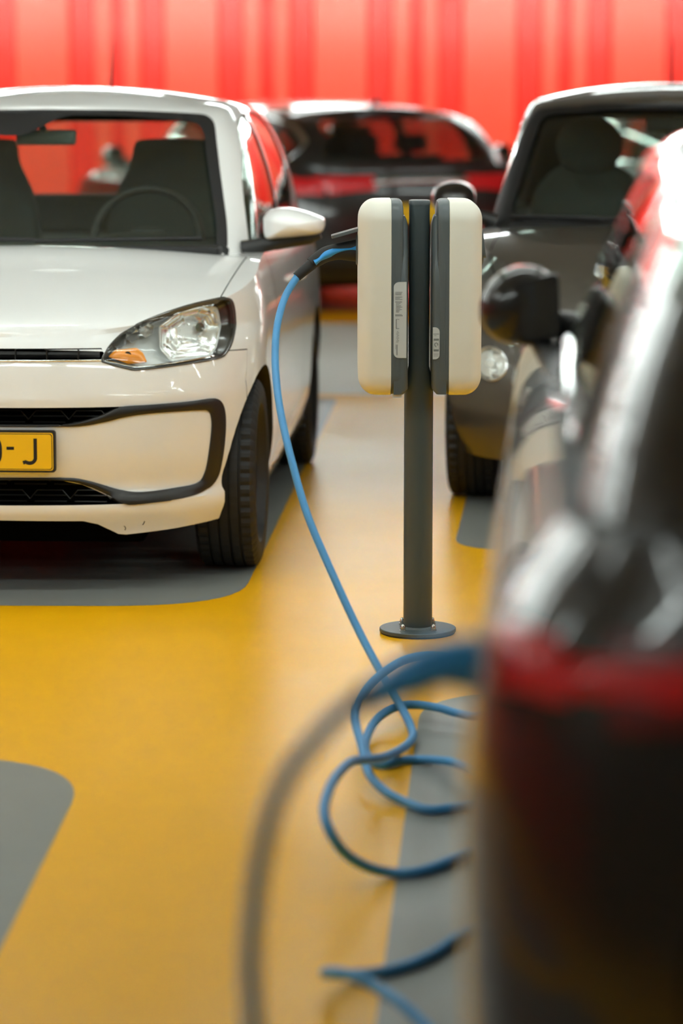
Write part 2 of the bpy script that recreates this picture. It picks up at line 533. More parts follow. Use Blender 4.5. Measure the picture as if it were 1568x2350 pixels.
def wheel(parent, x, y, r, w, sg, spokes=5, steer=0, detail=True):
    e = empty('wheel', parent); e.location = (x, y, r); e.rotation_euler = (0, 0, steer)
    hw = w / 2
    prof = [(-hw * .62, r * .66), (-hw * .95, r * .74), (-hw, r * .84), (-hw * .97, r * .92), (-hw * .90, r * .965)]
    tread = []
    cuts = (-.50, -.17, .17, .50)
    xs = [(-.84, 0)]
    for c in cuts: xs += [(c - .045, 0), (c - .035, .009), (c + .035, .009), (c + .045, 0)]
    xs += [(.84, 0)]
    for k, (a, d) in enumerate(xs): tread.append((a * hw, r * (1 - .012 * a * a) - d))
    prof = prof + tread + [(-a, b) for a, b in reversed(prof)]
    n = 150
    rows = []
    for i in range(n):
        th = 2 * math.pi * i / n
        row = []
        for k, (a, b) in enumerate(prof):
            if detail and i % 3 == 0 and (3 <= k <= 6 or len(prof) - 7 <= k <= len(prof) - 4): b -= .006
            if detail and i % 3 == 1 and 9 <= k <= len(prof) - 10: b -= .002
            row.append((a, b * math.cos(th), b * math.sin(th)))
        rows.append(row)
    bm = bmesh.new(); add_grid(bm, rows, cv=True)
    obj('tyre', bm, M['rubber'], e, angle=25)
    # rim: barrel, hub and spokes, facing outwards (sg)
    bm = bmesh.new()
    R0 = r * .67
    pr = [(-hw * .6, R0), (-hw * .6, R0 - .01), (0, R0 - .03), (hw * .55, R0 - .015), (hw * .62, R0 + .004)]
    add_grid(bm, [[(a * sg, b * math.cos(2 * math.pi * i / 64), b * math.sin(2 * math.pi * i / 64)) for a, b in pr] for i in range(64)], cv=True)
    hub = [(hw * .2, .001), (hw * .62, .001), (hw * .62, .03), (hw * .5, .06), (hw * .2, .07)]
    add_grid(bm, [[(a * sg, b * math.cos(2 * math.pi * i / 32), b * math.sin(2 * math.pi * i / 32)) for a, b in hub] for i in range(32)], cv=True)
    for k in range(spokes * 2):
        th = 2 * math.pi * (k // 2 + (.13 if k % 2 else -.13)) / spokes
        c, s = math.cos(th), math.sin(th)
        pts = []
        for rad, wd in ((.04, .016), (R0 - .01, .012)):
            for q, xx in ((-wd, hw * .35), (wd, hw * .35), (wd, hw * .58), (-wd, hw * .58)):
                pts.append((xx * sg, rad * c - q * s, rad * s + q * c))
        vs = [bm.verts.new(p) for p in pts]
        for q in range(4): bm.faces.new([vs[q], vs[(q + 1) % 4], vs[4 + (q + 1) % 4], vs[4 + q]])
    obj('rim', bm, M['rim'], e, angle=30)
    return e

def arch_cutter(x0, x1, y, z, r, n=48):
    pts = [(y + r * math.cos(2 * math.pi * i / n), z + r * math.sin(2 * math.pi * i / n)) for i in range(n)]
    return prism(pts, 'x', x0, x1, M['plastic'])

def build_car(P, root, paint, glass, win, details=True):
    """shell with wheel arches, glasshouse with window openings and panes, wheels; returns dict of pieces"""
    D = {}
    body = obj('body', body_mesh(P, paint, M['dash']), None, root, angle=40)
    D['surf'] = Surf(body)
    ra = P['arch']
    cuts = []
    for y in P['axles']:
        for sg in (1, -1):
            lo, hi = sorted((sg * P['arch_in'], sg * 1.2))
            cuts.append(arch_cutter(lo, hi, y, P['wr'] + .01, ra))
    boolean(body, cuts, angle=40)
    # glasshouse shell
    shell = obj('cabin', green_mesh(P, 0, [paint]), None, root, angle=40)
    inner = obj('inner', green_mesh(P, .035, [M['dash']]), None)
    pr = []
    keys = {}
    for k, (axis, outline, lo, hi) in win.items():
        keys[k] = (axis, outline, lo, hi)
        pr.append(prism(outline, axis, lo, hi, M['plastic']))
    D['gsurf'] = Surf(shell)
    boolean(shell, [inner] + pr, angle=40)
    D['shell'] = shell; D['body'] = body
    thin_o = obj('t', green_mesh(P, .004, [glass]), None)
    thin_i = obj('t', green_mesh(P, .008, [glass]), None)
    boolean(thin_o, [thin_i], angle=40)
    for k, (axis, outline, lo, hi) in keys.items():
        g = clone_mesh(thin_o, k, root)
        c = prism(outline, axis, lo, hi, glass)
        boolean(g, [c], 'INTERSECT', angle=40)
        D[k] = g
    bpy.data.objects.remove(thin_o)
    for y in P['axles']:
        for sg in (1, -1):
            wheel(root, sg * P['track'], y, P['wr'], P['ww'], sg, P.get('spokes', 5))
    # dark underbody
    box('underbody', (-P['arch_in'] + .03, .22, P.get('belly', .16)), (P['arch_in'] - .03, P['L'] - .35, .34), M['pit'], root, .02)
    return D

def wing_mirror(root, outline, ycen, depth, sg, paint, arm, glass_side, tilt=0):
    """outline (x, z) of the housing; rounded front, flat glass at the back"""
    pts = spline([(a * sg, b) for a, b in outline], 5, True)
    bm = bmesh.new()
    r1 = dome(bm, pts, lambda a, b, d: (a, ycen - d, b), depth, rings=10, power=2.0)
    cx = sum(p[0] for p in pts) / len(pts); cz = sum(p[1] for p in pts) / len(pts)
    mid = [bm.verts.new((a, ycen + .035, b)) for a, b in pts]
    n = len(pts)
    for i in range(n): bm.faces.new([r1[i], r1[(i + 1) % n], mid[(i + 1) % n], mid[i]])
    cap(bm, mid)
    h = obj('wing_mirror', bm, paint, root, angle=50)
    bm = bmesh.new()
    if tilt:
        # the housing wraps round the outer end; the pane sits in a deep frame on the inner half
        bk = bmesh.new(); dome(bk, pts, lambda a, b, d: (a, ycen + .034 + d, b), .045, rings=8, power=2.2)
        obj('housing_back', bk, paint, h, angle=60)
        xs = [abs(a) for a, b in pts]; x0, x1 = min(xs), max(xs); z0 = min(b for a, b in pts); z1 = max(b for a, b in pts)
        q = round_poly([(sg * (x0 - .005), z0 + .02), (sg * (x0 + .072), z0 + .012), (sg * (x0 + .080), z1 - .03), (sg * (x0 + .0), z1 - .012)], .014)
        add_prism(bm, q, 'y', ycen + .03, ycen + .082)
        obj('mirror_frame', bm, M['plastic'], h, smooth=False)
        bm = bmesh.new(); cx2 = sg * (x0 + .037); cz2 = (z0 + z1) / 2
        add_prism(bm, [(cx2 + (a - cx2) * .9, cz2 + (b - cz2) * .9) for a, b in q], 'y', ycen + .082, ycen + .084)
        obj('mirror_glass', bm, M['lampdark'], h, smooth=False)
    else:
        q = [(cx + (a - cx) * .9, cz + (b - cz) * .88) for a, b in pts]
        add_prism(bm, q, 'y', ycen + .032, ycen + .040)
        obj('mirror_glass', bm, glass_side, h, smooth=False)
    bm = bmesh.new(); add_tube(bm, *arm, seg=20)
    obj('mirror_arm', bm, M['trim'], h, angle=50)
    return h

def seat(root, x, y, top, m):
    e = empty('seat', root)
    out = [(-.235, .55), (-.245, .85), (-.215, 1.06), (-.155, top - .09), (-.14, top - .02), (-.10, top), (.10, top), (.14, top - .02), (.155, top - .09), (.215, 1.06), (.245, .85), (.235, .55)]
    o2 = spline([(a + x, b) for a, b in out], 4, True)
    bm = bmesh.new()
    f = dome(bm, o2, lambda a, b, d: (a, y + (b - .55) * .22 - d, b), .05, 6)
    g = dome(bm, o2, lambda a, b, d: (a, y + .06 + (b - .55) * .22 + d, b), .04, 6)
    n = len(f)
    for i in range(n): bm.faces.new([f[i], f[(i + 1) % n], g[(i + 1) % n], g[i]])
    obj('backrest', bm, m, e, angle=60)
    return e

def steering_wheel(root, x, y, z, r=.185, tilt=62):
    e = empty('steering_wheel', root); e.location = (x, y, z); e.rotation_euler = (R(tilt), 0, 0)
    bm = bmesh.new()
    pts = [(r * math.cos(2 * math.pi * i / 48), r * math.sin(2 * math.pi * i / 48), 0) for i in range(48)]
    rows = []
    for p in pts:
        v = Vector(p); o = v.normalized()
        rows.append([v + o * .014 * math.cos(2 * math.pi * k / 10) + Vector((0, 0, .014 * math.sin(2 * math.pi * k / 10))) for k in range(10)])
    add_grid(bm, rows, cu=True, cv=True)
    obj('wheel_rim', bm, M['plastic'], e)
    bm = bmesh.new()
    add_box(bm, (-.07, -.06, -.03), (.07, .05, .01), .02)
    for a in (0, 180, 270):
        c, s = math.cos(R(a)), math.sin(R(a))
        add_tube(bm, [(c * .05, s * .05, -.01), (c * r, s * r, 0)], .014, 8)
    obj('wheel_hub', bm, M['plastic'], e)
    return e

# ------------------------------------------------------------------ floor, walls, ceiling
def build_room():
    bm = bmesh.new()
    X0, X1, Y0, Y1 = -11, 11, -5, 26
    def poly(pts, z, mi):
        vs = [bm.verts.new((x, y, z)) for x, y in pts]
        bm.faces.new(vs).material_index = mi
    poly([(X0, Y0), (X1, Y0), (X1, Y1), (X0, Y1)], 0, 0)
    # driving lane, pale from painted-in glare, and grey parking bays, painted 0.5 mm above the yellow
    poly([(X0, 13.52), (X1, 13.52), (X1, 17.6), (X0, 17.6)], .0005, 2)
    def bay(x0, x1, x0b, x1b, ya, yb, r, front=True):
        pts = [(x0, ya), (x1, ya), (x1b, yb), (x0b, yb)]
        poly(round_poly(pts, [r, r, .05, .05] if front else [.05, .05, r, r], 8), .0005, 1)
    poly(round_poly([(-2.05, 7.96), (-.30, 7.93), (-.02, 13.35), (-2.0, 13.35)], [.3, .38, .1, .1], 10), .0005, 1)
    poly(round_poly([(-4.65, 7.96), (-2.75, 7.96), (-2.6, 13.35), (-4.6, 13.35)], .3, 8), .0005, 1)
    poly(round_poly([(.36, 8.93), (2.2, 8.75), (2.75, 13.35), (.72, 13.35)], [.22, .3, .1, .1], 10), .0005, 1)
    poly(round_poly([(2.9, 8.75), (4.9, 8.75), (5.3, 13.35), (3.3, 13.35)], .3, 8), .0005, 1)
    poly(round_poly([(-.70, 1.0), (-.55, 6.11), (-2.4, 6.11), (-2.5, 1.0)], [.1, .42, .3, .1], 12), .0005, 1)
    poly(round_poly([(-.14, 1.0), (.20, 6.78), (2.5, 6.78), (2.3, 1.0)], [.1, .3, .3, .1], 12), .0005, 1)
    poly(round_poly([(-3.1, 1.0), (-3.0, 6.11), (-4.9, 6.11), (-5.0, 1.0)], .3, 8), .0005, 1)
    for k in range(-4, 5):
        poly(round_poly([(k * 2.4 - 1.6, 18.6), (k * 2.4 + .3, 18.6), (k * 2.4 - 2.1, 23.4), (k * 2.4 - 4.0, 23.4)], .3, 6), .0005, 1)
    me = bpy.data.meshes.new('floor'); bm.to_mesh(me); bm.free()
    structure('floor', me, [M['yellow'], M['grey'], M['lane']], smooth=False)
    # red cassette cladding on the back and side walls
    prof = [(0, 0), (.02, .05), (.50, .05), (.52, 0), (.72, 0), (.74, .05), (.89, .05), (.91, 0), (.99, 0), (1.01, .05), (1.15, .05), (1.17, 0), (1.36, 0)]
    def clad(name, axis, at, lo, hi, sg):
        bm = bmesh.new(); row = []
        t = lo
        while t < hi:
            for a, d in prof[:-1]: row.append((t + a, d))
            t += 1.36
        row.append((t, 0))
        A = []; B = []
        for a, d in row:
            a = min(a, hi)
            p = (a, at + sg * d) if axis == 'x' else (at + sg * d, a)
            A.append((*p, 0)); B.append((*p, CEIL))
        _, fs = add_grid(bm, [A, B])
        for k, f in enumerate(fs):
            if k % 12 in (1, 5, 9): f.material_index = 1  # raised flats take the red with light painted in
        structure(name, bm, [M['red'], M['red_lit']], angle=20)
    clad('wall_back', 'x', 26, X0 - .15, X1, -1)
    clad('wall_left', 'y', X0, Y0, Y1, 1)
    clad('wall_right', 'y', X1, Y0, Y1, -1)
    structure('wall_front', prism([(X0, 0), (X1, 0), (X1, CEIL), (X0, CEIL)], 'y', Y0 - .1, Y0, M['wall']).data.copy(), None, smooth=False)
    for o in [o for o in COL.objects if o.name.startswith('cutter')]: bpy.data.objects.remove(o)
    structure('ceiling', prism([(X0, Y0), (X1, Y0), (X1, Y1), (X0, Y1)], 'z', CEIL, CEIL + .1, M['ceil']).data.copy(), None, smooth=False)
    for o in [o for o in COL.objects if o.name.startswith('cutter')]: bpy.data.objects.remove(o)

def build_lights():
    for i, (x, y, ax) in enumerate(TUBES):
        row = {0.8: 'added above the camera end of the bays to light the cable', 3.0: 'above the foreground bays', 5.4: 'just in front of the charging post', 7.2: 'right above the charging post', 8.9: 'above the nose of the white car', 15.5: 'over the pale lane', 21.8: 'above the far black hatchback', 24.1: 'in the second row out, added to brighten the red back wall', 25.2: 'in the row nearest the red back wall'}[y]
        nth = ('first', 'second', 'third', 'fourth', 'fifth', 'sixth', 'seventh', 'eighth')[sum(1 for q in TUBES[:i] if q[1] == y)]
        t = thing('ceiling_light', 'lit fluorescent batten %s, %s from the left' % (row, nth), 'ceiling light', (x, y, CEIL), 0 if ax == 'x' else R(90), 'fluorescent battens under the ceiling')
        if i == 0:
            bm = bmesh.new(); add_box(bm, (-.76, -.05, -.06), (.76, .05, 0), .01)
            h = obj('housing', bm, M['lamp'], t)
            bm = bmesh.new(); add_tube(bm, [(-.74, 0, -.085), (.74, 0, -.085)], .024, 14)
            b = obj('tube', bm, M['tube'], t)
            hm, tm = h.data, b.data
        else:
            for n, me in (('housing', hm), ('tube', tm)):
                o = bpy.data.objects.new(n, me); COL.objects.link(o); o.parent = t
    t = thing('exit_sign', 'small green lit exit light box under the ceiling', 'exit sign', (-.55, 6.2, CEIL))
    box('case', (-.16, -.03, -.24), (.16, .03, -.05), M['lamp'], t, .005)
    box('lit_face', (-.15, -.034, -.23), (.15, -.0305, -.06), M['green'], t)
    box('bracket', (-.02, -.02, -.05), (.02, .02, 0), M['lamp'], t)

build_room()
build_lights()

# ------------------------------------------------------------------ white hatchback on the left
def white_car():
    root = thing('parked_car', 'white compact hatchback with yellow plate, nose towards us, left of the charging post', 'car', (-1.09, 8.1, 0), R(-3.3))
    P = dict(L=3.6, belly=.125, nfx=2.7, nrx=3.2, ar=.45, nf=60, nv=44,
        W=[(.16, .77), (.25, .80), (.40, .820), (.60, .8225), (.75, .815), (.85, .80), (.95, .765), (1.0, .74)],
        yf=[(.18, .03), (.22, .012), (.25, .0), (.272, .0), (.292, .016), (.32, .022), (.36, .014), (.42, .004), (.50, .0), (.575, .0), (.60, .006), (.68, .03), (.72, .05), (.76, .10)],
        yr=[(.2, .06), (.5, 0), (.8, .03), (1, .08)],
        af=[(.2, .62), (.9, .75)],
        zt=[(.05, .735), (.12, .765), (.22, .80), (.40, .848), (.7, .895), (1.1, .935), (2.0, .955), (3.2, .985), (3.6, .99)],
        zb=[(0, .17), (.5, .17), (.6, .19), (3.6, .2)],
        Hc=[(.05, .740), (.08, .762), (.14, .795), (.3, .845), (.6, .915), (.93, .972), (1.15, .93), (3.1, .93), (3.45, .97), (3.6, .99)],
        axles=(.585, 2.99), arch=.325, arch_in=.52, wr=.291, ww=.190, track=.718,
        gh=dict(n=2.6, W=[(0, .750), (.3, .722), (.6, .672), (.85, .612), (.95, .585), (1, .555)],
            F=[(0, .93), (.5, 1.265), (1, 1.56)], Rr=[(0, 3.52), (.5, 3.44), (1, 3.27)], af=[(0, .42), (1, .40)], ar=[(0, .3), (1, .3)],
            z0=.90, zw=[(0, 0), (.85, .925), (1, 1)],
            z1=[(1.5, 1.382), (1.8, 1.405), (2.2, 1.422), (2.8, 1.41), (3.35, 1.365)],
            zc=[(1.5, 1.395), (1.62, 1.42), (1.8, 1.452), (2.1, 1.476), (2.5, 1.477), (3.1, 1.45), (3.4, 1.40)]))
    ws = round_poly([(-.652, .955), (.652, .955), (.642, 1.03), (.556, 1.380), (.3, 1.395), (0, 1.399), (-.3, 1.395), (-.556, 1.380), (-.642, 1.03)], [.01, .01, .2, .05, .3, .3, .3, .05, .2])
    sd = round_poly([(1.25, .955), (1.45, 1.15), (1.78, 1.352), (2.17, 1.382), (2.19, .965)], [.02, .3, .12, .03, .03])
    sq = round_poly([(2.26, .968), (2.24, 1.384), (2.60, 1.384), (2.92, 1.35), (3.02, 1.16), (2.86, 1.01)], [.03, .03, .3, .12, .08, .12])
    rw = round_poly([(-.56, 1.04), (.56, 1.04), (.50, 1.335), (-.50, 1.335)], .05)
    win = dict(windshield=('y', ws, .5, 1.74), rear_window=('y', rw, 3.1, 3.8))
    for sg, n in ((1, 'left'), (-1, 'right')):
        lo, hi = sorted((sg * .45, sg * 1.2))
        win['front_side_window' + ('' if sg > 0 else '.001')] = ('x', sd, lo, hi)
        win['rear_side_window' + ('' if sg > 0 else '.001')] = ('x', sq, lo, hi)
    D = build_car(P, root, M['white'], M['glass'], win)
    S, body = D['surf'], D['body']
    G = D['gsurf']
    # black frit border of the windscreen
    o = obj('t', green_mesh(P, -.001, [M['plastic']]), None); i = obj('t', green_mesh(P, .003, [M['plastic']]), None)
    inn = round_poly([(-.618, .955), (.618, .955), (.61, 1.03), (.525, 1.354), (.28, 1.376), (.06, 1.378), (-.06, 1.312), (-.15, 1.312), (-.27, 1.376), (-.525, 1.354), (-.61, 1.03)], [.02, .02, .05, .05, .05, .04, .03, .03, .04, .05, .05])
    boolean(o, [i]); boolean(o, [prism(ws, 'y', .5, 1.74, M['plastic'])], 'INTERSECT'); boolean(o, [prism(inn, 'y', .4, 1.9, M['plastic'])])
    o.name = 'windshield_border'; o.data.name = 'windshield_border'; o.parent = root
    bmc = bmesh.new(); add_box(bmc, (-.64, .97, .93), (.64, 1.10, .967), .01)
    obj('cowl', bmc, M['plastic'], root)
    box('underbody_light_block', (-.55, 2.92, .09), (.55, 3.30, .30), M['pit'], root, .03)  # unseen block added to stop red bounce light under the car
    # headlights: opening, bowl, lamps, cover
    hl = [(.387, .686), (.398, .714), (.418, .742), (.45, .769), (.511, .798), (.606, .828), (.699, .846), (.724, .846), (.737, .834), (.745, .797), (.747, .746), (.742, .712), (.729, .686), (.708, .674), (.615, .665), (.495, .656), (.458, .661), (.403, .677)]
    hl = spline(hl, 4, True)
    # bumper / bonnet solids separated from the body by fine gaps
    bump_side = [(-.2, .05), (-.2, .728), (.03, .722), (.10, .705), (.42, .688), (.372, .60), (.37, .05)]
    hood = [(-.702, .846), (-.735, .958), (-.70, 1.02), (-.3, 1.2), (.3, 1.2), (.70, 1.02), (.735, .958), (.702, .846)] + [(a, b) for a, b in hl[::-1] if a < .70 and b > .70 and b >= .6] + [(.385, .722), (-.385, .722)] + [(-a, b) for a, b in hl if a < .70 and b > .70 and b >= .6]
    hood = [hood[i] for i in range(len(hood)) if math.dist(hood[i], hood[i - 1]) > .004]
    cuts = []
    for sg in (1, -1):
        out = [(a * sg, b) for a, b in hl]
        if sg < 0: out = out[::-1]
        cuts.append(prism(out, 'y', -.3, .62, M['lampdark']))
    boolean(body, cuts, angle=30)
    hd = clone_mesh(body, 'bonnet', root)
    boolean(hd, [prism(hood, 'y', -.3, 1.0, M['pit'])], 'INTERSECT', angle=30)
    def grow(pts, d):
        cx = sum(p[0] for p in pts) / len(pts); cz = sum(p[1] for p in pts) / len(pts)
        out = []
        n = len(pts)
        for i in range(n):
            a = Vector(pts[i - 1]); b = Vector(pts[i]); c = Vector(pts[(i + 1) % n])
            t = (c - a).normalized(); nn = Vector((t.y, -t.x))
            if nn.dot(b - Vector((cx, cz))) < 0: nn = -nn
            out.append(tuple(b + nn * d))
        return out
    boolean(body, [prism(grow(hood, .0035), 'y', -.3, 1.003, M['pit'])], angle=30)
    bp = clone_mesh(body, 'front_bumper', root)
    boolean(bp, [prism(bump_side, 'x', -1.2, 1.2, M['pit'])], 'INTERSECT', angle=30)
    boolean(body, [prism([(a + .003 if a > .2 else a, b + .003 if b > .1 else b) for a, b in bump_side], 'x', -1.2, 1.2, M['pit'])], angle=30)
    # openings of the bumper
    low_edge = [(-1, .05), (1, .05), (1, .215), (.764, .207), (.737, .197), (.681, .190), (.586, .181), (.452, .172), (.430, .175), (.374, .208), (.332, .219), (.1, .2225), (-.1, .2225), (-.332, .219), (-.374, .208), (-.430, .175), (-.452, .172), (-.586, .181), (-.681, .190), (-.737, .197), (-.764, .207), (-1, .215)]
    g1 = [(-.455, .5545), (.455, .5545), (.40, .535), (.33, .506), (.24, .502), (-.24, .502), (-.33, .506), (-.40, .535)]
    g2 = [(-.455, .268), (.455, .268), (.41, .289), (.33, .326), (.25, .343), (-.25, .343), (-.33, .326), (-.41, .289)]
    slot = [(-.386, .6875), (.386, .6875), (.398, .721), (-.398, .721)]
    boolean(bp, [prism(low_edge, 'y', -.3, .32, M['plastic']), prism(g1, 'y', -.3, .09, M['pit']), prism(g2, 'y', -.3, .10, M['pit']), prism(slot, 'y', -.3, .10, M['pit'])], angle=30)
    # crisp dark cavity behind the openings is part of the bumper; honeycomb bars in front
    def honey(name, pts, y, px, pz, cutter):
        bm = bmesh.new()
        z0 = min(p[1] for p in pts); z1 = max(p[1] for p in pts)
        nrow = int((z1 - z0) / pz) + 2
        for r_ in range(-1, nrow):
            zc = z0 + r_ * pz + pz * .3
            for c in range(-8, 9):
                xc = (c + (.5 if r_ % 2 else 0)) * px
                hx, hz = px * .5, pz * .5
                P6 = [(xc - hx * 1.33 + hx * .33, zc), (xc - hx * .62, zc + hz), (xc + hx * .62, zc + hz), (xc + hx, zc)]
                for a, b in zip(P6, P6[1:]):
                    if all(abs(q[0]) < .47 for q in (a, b)):
                        add_tube(bm, [(a[0], y + .05 * abs(a[0]) ** 2, a[1]), (b[0], y + .05 * abs(b[0]) ** 2, b[1])], (.0016), 4)
                for q in (-.35, .35):
                    if abs(xc) < .4: add_tube(bm, [(xc - hx * .8, y + .012, zc + q * hz), (xc + hx * .8, y + .012, zc + q * hz)], .0022, 4)
        o = obj(name, bm, M['trim'], root)
        boolean(o, [prism(cutter, 'y', -.3, .4, M['trim'])], 'INTERSECT')
        return o
    honey('upper_grille', g1, .03, .118, .052, g1)
    honey('lower_grille', g2, .035, .118, .052, g2)
    f = S.front
    for sg in (1, -1):
        fn = lambda a, b, d, sg=sg: f(a * sg, b, d)
        O = [(.28, .505), (.331, .513), (.393, .532), (.445, .5535), (.521, .557), (.629, .560), (.690, .563), (.712, .556), (.724, .535), (.729, .500), (.728, .450), (.720, .381), (.704, .320), (.673, .288), (.615, .274), (.531, .268), (.455, .2665), (.407, .292), (.344, .322), (.30, .336), (.25, .3405)]
        I = [(.25, .4995), (.33, .500), (.399, .511), (.46, .5245), (.521, .531), (.600, .533), (.665, .531), (.683, .527), (.691, .512), (.693, .471), (.683, .387), (.671, .338), (.650, .313), (.589, .305), (.516, .299), (.468, .301), (.418, .314), (.369, .331), (.32, .344), (.28, .347), (.25, .348)]
        conform_band('bumper_trim', O, I, fn, M['trim'], root, .001, .008, 150, 6, 5)
    conform_band('bumper_trim_bar', [(-.27, .505), (0, .5055), (.27, .505)], [(-.27, .4995), (0, .4995), (.27, .4995)], f, M['trim'], root, .001, .006, 30, 4, 2)
    conform_band('bumper_trim_bar', [(-.27, .3405), (0, .341), (.27, .3405)], [(-.27, .348), (0, .348), (.27, .348)], f, M['trim'], root, .001, .006, 30, 4, 2)
    conform_band('grille_chrome_strip', [(-.386, .690), (0, .690), (.386, .690)], [(-.386, .6845), (0, .6845), (.386, .6845)], f, M['chrome'], root, .001, .005, 60, 4, 2)
    bm = bmesh.new()
    add_tube(bm, [(x, .075 + .12 * x * x, .704) for x in [k * .02 - .38 for k in range(39)]], (.014), 8)
    for k in range(-3, 4): add_box(bm, (k * .092 - .0012 + .046, .05, .688), (k * .092 + .0012 + .046, .075, .72))
    obj('grille_bar', bm, M['trim'], root)
    # round badge on the bonnet front, left of what the picture frames
    # number plate
    e = empty('number_plate', root); e.location = (0, -.012, .4295)
    bm = bmesh.new(); add_prism(bm, round_poly([(-.262, -.061), (.262, -.061), (.262, .061), (-.262, .061)], .01), 'y', -.004, .014)
    obj('plate_holder', bm, M['plastic'], e, smooth=False)
    bm = bmesh.new(); add_prism(bm, round_poly([(-.256, -.055), (.256, -.055), (.256, .055), (-.256, .055)], .009), 'y', -.0062, .004)
    obj('plate_face', bm, M['plate'], e, smooth=False)
    bm = bmesh.new()
    rim = round_poly([(-.2535, -.0525), (.2535, -.0525), (.2535, .0525), (-.2535, .0525)], .008)
    rin = round_poly([(-.2515, -.0505), (.2515, -.0505), (.2515, .0505), (-.2515, .0505)], .008)
    add_grid(bm, [[(a, -.0065, b) for a, b in rim], [(a, -.0065, b) for a, b in rin]], cu=True)
    def stroke(pts, w=.0052):
        rows = []
        P_ = pts
        for i, p in enumerate(P_):
            a = Vector(P_[max(i - 1, 0)]); b = Vector(P_[min(i + 1, len(P_) - 1)]); t = (b - a).normalized(); n = Vector((-t.y, t.x)) * w
            rows.append([(p[0] + n.x, -.0066, p[1] + n.y), (p[0] - n.x, -.0066, p[1] - n.y)])
        add_grid(bm, rows)
    stroke([(.204, .0385), (.204, -.018)] + [(.187 + .017 * math.cos(R(t)), -.018 - .0155 * math.sin(R(t))) for t in range(10, 131, 12)] + [(.1675, -.0325)])
    stroke([(.120, .0095), (.142, .0095)], .0045)
    zer = []
    for t in range(0, 361, 10):
        c, s = math.cos(R(t)), math.sin(R(t)); q = (abs(c) ** 2.8 + abs(s) ** 2.8) ** (-1 / 2.8)
        zer.append((.078 + .0235 * c * q, .002 + .0365 * s * q))
    stroke(zer)
    obj('plate_characters', bm, M['ink'], e, smooth=False)
    # headlight units
    for sg in (1, -1):
        e = empty('headlight', root)
        fn = lambda a, b, d, sg=sg: f(a * sg, b, d)
        def deep(k): return lambda a, b, d, sg=sg: f(a * sg, b, 0) + Vector((-sg * .2 * (k + d), k + d, 0))
        conform_patch('lamp_cover', hl, fn, M['clear'], e, .001, .006, 12, 0)
        # dark surround
        cx, cz = .585, .748
        i1 = [(cx + (a - cx) * .965 + 0, cz + (b - cz) * .945) for a, b in hl]
        conform_band('lamp_seal', hl + hl[:1], i1 + i1[:1], fn, M['lampdark'], e, .002, .004, 120, 3, 0)
        i2 = [(cx + (a - cx) * .80 - .002, cz + (b - cz) * .80 - .006) for a, b in hl]
        bm = bmesh.new()
        add_grid(bm, [[deep(.004)(a, b, 0) for a, b in hl], [deep(.02)(a, b, 0) for a, b in i1], [deep(.05)(a, b, 0) for a, b in i2]], cu=True)
        obj('lamp_surround', bm, M['lampdark'], e)
        bm = bmesh.new()
        rows = [[deep(.035 + .02 * k)(cx + (a - cx) * (.97 - .25 * k), cz + (b - cz) * (.97 - .25 * k), 0) for a, b in hl] for k in range(3)]
        vs, _ = add_grid(bm, rows, cu=True); cap(bm, vs[-1])
        obj('lamp_bowl', bm, M['silver'], e)
        # main reflector with vertical flutes
        rf = round_poly([(.545, .772), (.60, .812), (.66, .824), (.697, .812), (.708, .765), (.702, .708), (.684, .686), (.585, .681), (.555, .715)], .008, 3)
        bm = bmesh.new()
        a0, a1 = .545, .708
        def inside(x, z, poly):
            c = False; j = len(poly) - 1
            for i in range(len(poly)):
                xi, zi = poly[i]; xj, zj = poly[j]
                if (zi > z) != (zj > z) and x < (xj - xi) * (z - zi) / (zj - zi) + xi: c = not c
                j = i
            return c
        rings = []
        for k in range(15):
            s = 1 - k / 14 * .97
            row = []
            for a, b in rf:
                x, z = .632 + (a - .632) * s, .755 + (b - .755) * s
                row.append(deep(.03 + .05 * (1 - s * s) + .006 * math.sin(x * 620) + .004 * math.sin(z * 300 + x * 90))(x, z, 0))
            rings.append(row)
        vs, _ = add_grid(bm, rings, cu=True); cap(bm, vs[-1])
        obj('reflector', bm, M['reflector'], e, angle=0)
        bm = bmesh.new(); add_grid(bm, [[deep(.022)(.632 + (a - .632) * 1.05, .755 + (b - .755) * 1.07, 0) for a, b in rf], [deep(.03)(a, b, 0) for a, b in rf]], cu=True)
        obj('reflector_rim', bm, M['silver'], e)
        bm = bmesh.new()
        c = deep(.02)(.655, .765, 0); c2 = deep(.07)(.655, .765, 0)
        add_tube(bm, [c, c2], .014, 20)
        obj('bulb_cap', bm, M['chrome'], e)
        # daytime lamp row
        for q, (x, z) in enumerate([(.436, .737), (.472, .753), (.509, .766)]):
            bm = bmesh.new()
            pts = [(x + .022 * math.cos(t * math.pi / 3 + .5), z + .022 * math.sin(t * math.pi / 3 + .5)) for t in range(6)]
            dome(bm, pts, lambda a, b, d: deep(.03)(a, b, d), .022, 4)
            obj('daytime_lamp', bm, M['reflector'], e, angle=20)
        # amber indicator
        am = round_poly([(.404, .695), (.424, .716), (.488, .720), (.508, .703), (.520, .675), (.465, .671)], .005, 3)
        am = [(.464 + (a - .464) * .95, .698 + (b - .698) * .92) for a, b in am]
        bm = bmesh.new(); dome(bm, am, lambda a, b, d: deep(.018)(a, b, -d), .006, 5)
        obj('indicator', bm, M['amber'], e)
        bm = bmesh.new(); add_tube(bm, [deep(.014)(.462, .70, 0), deep(.03)(.462, .70, 0)], .010, 16)
        obj('indicator_bulb', bm, M['lampdark'], e)
        bm = bmesh.new()
        add_prism(bm, [(sg * a, b) for a, b in [(.395, .672), (.50, .661), (.60, .671), (.60, .678), (.50, .669), (.40, .68)]][::sg], 'y', .10, .13)
        # bright strip along the bottom edge of the lamp
        bm.free()
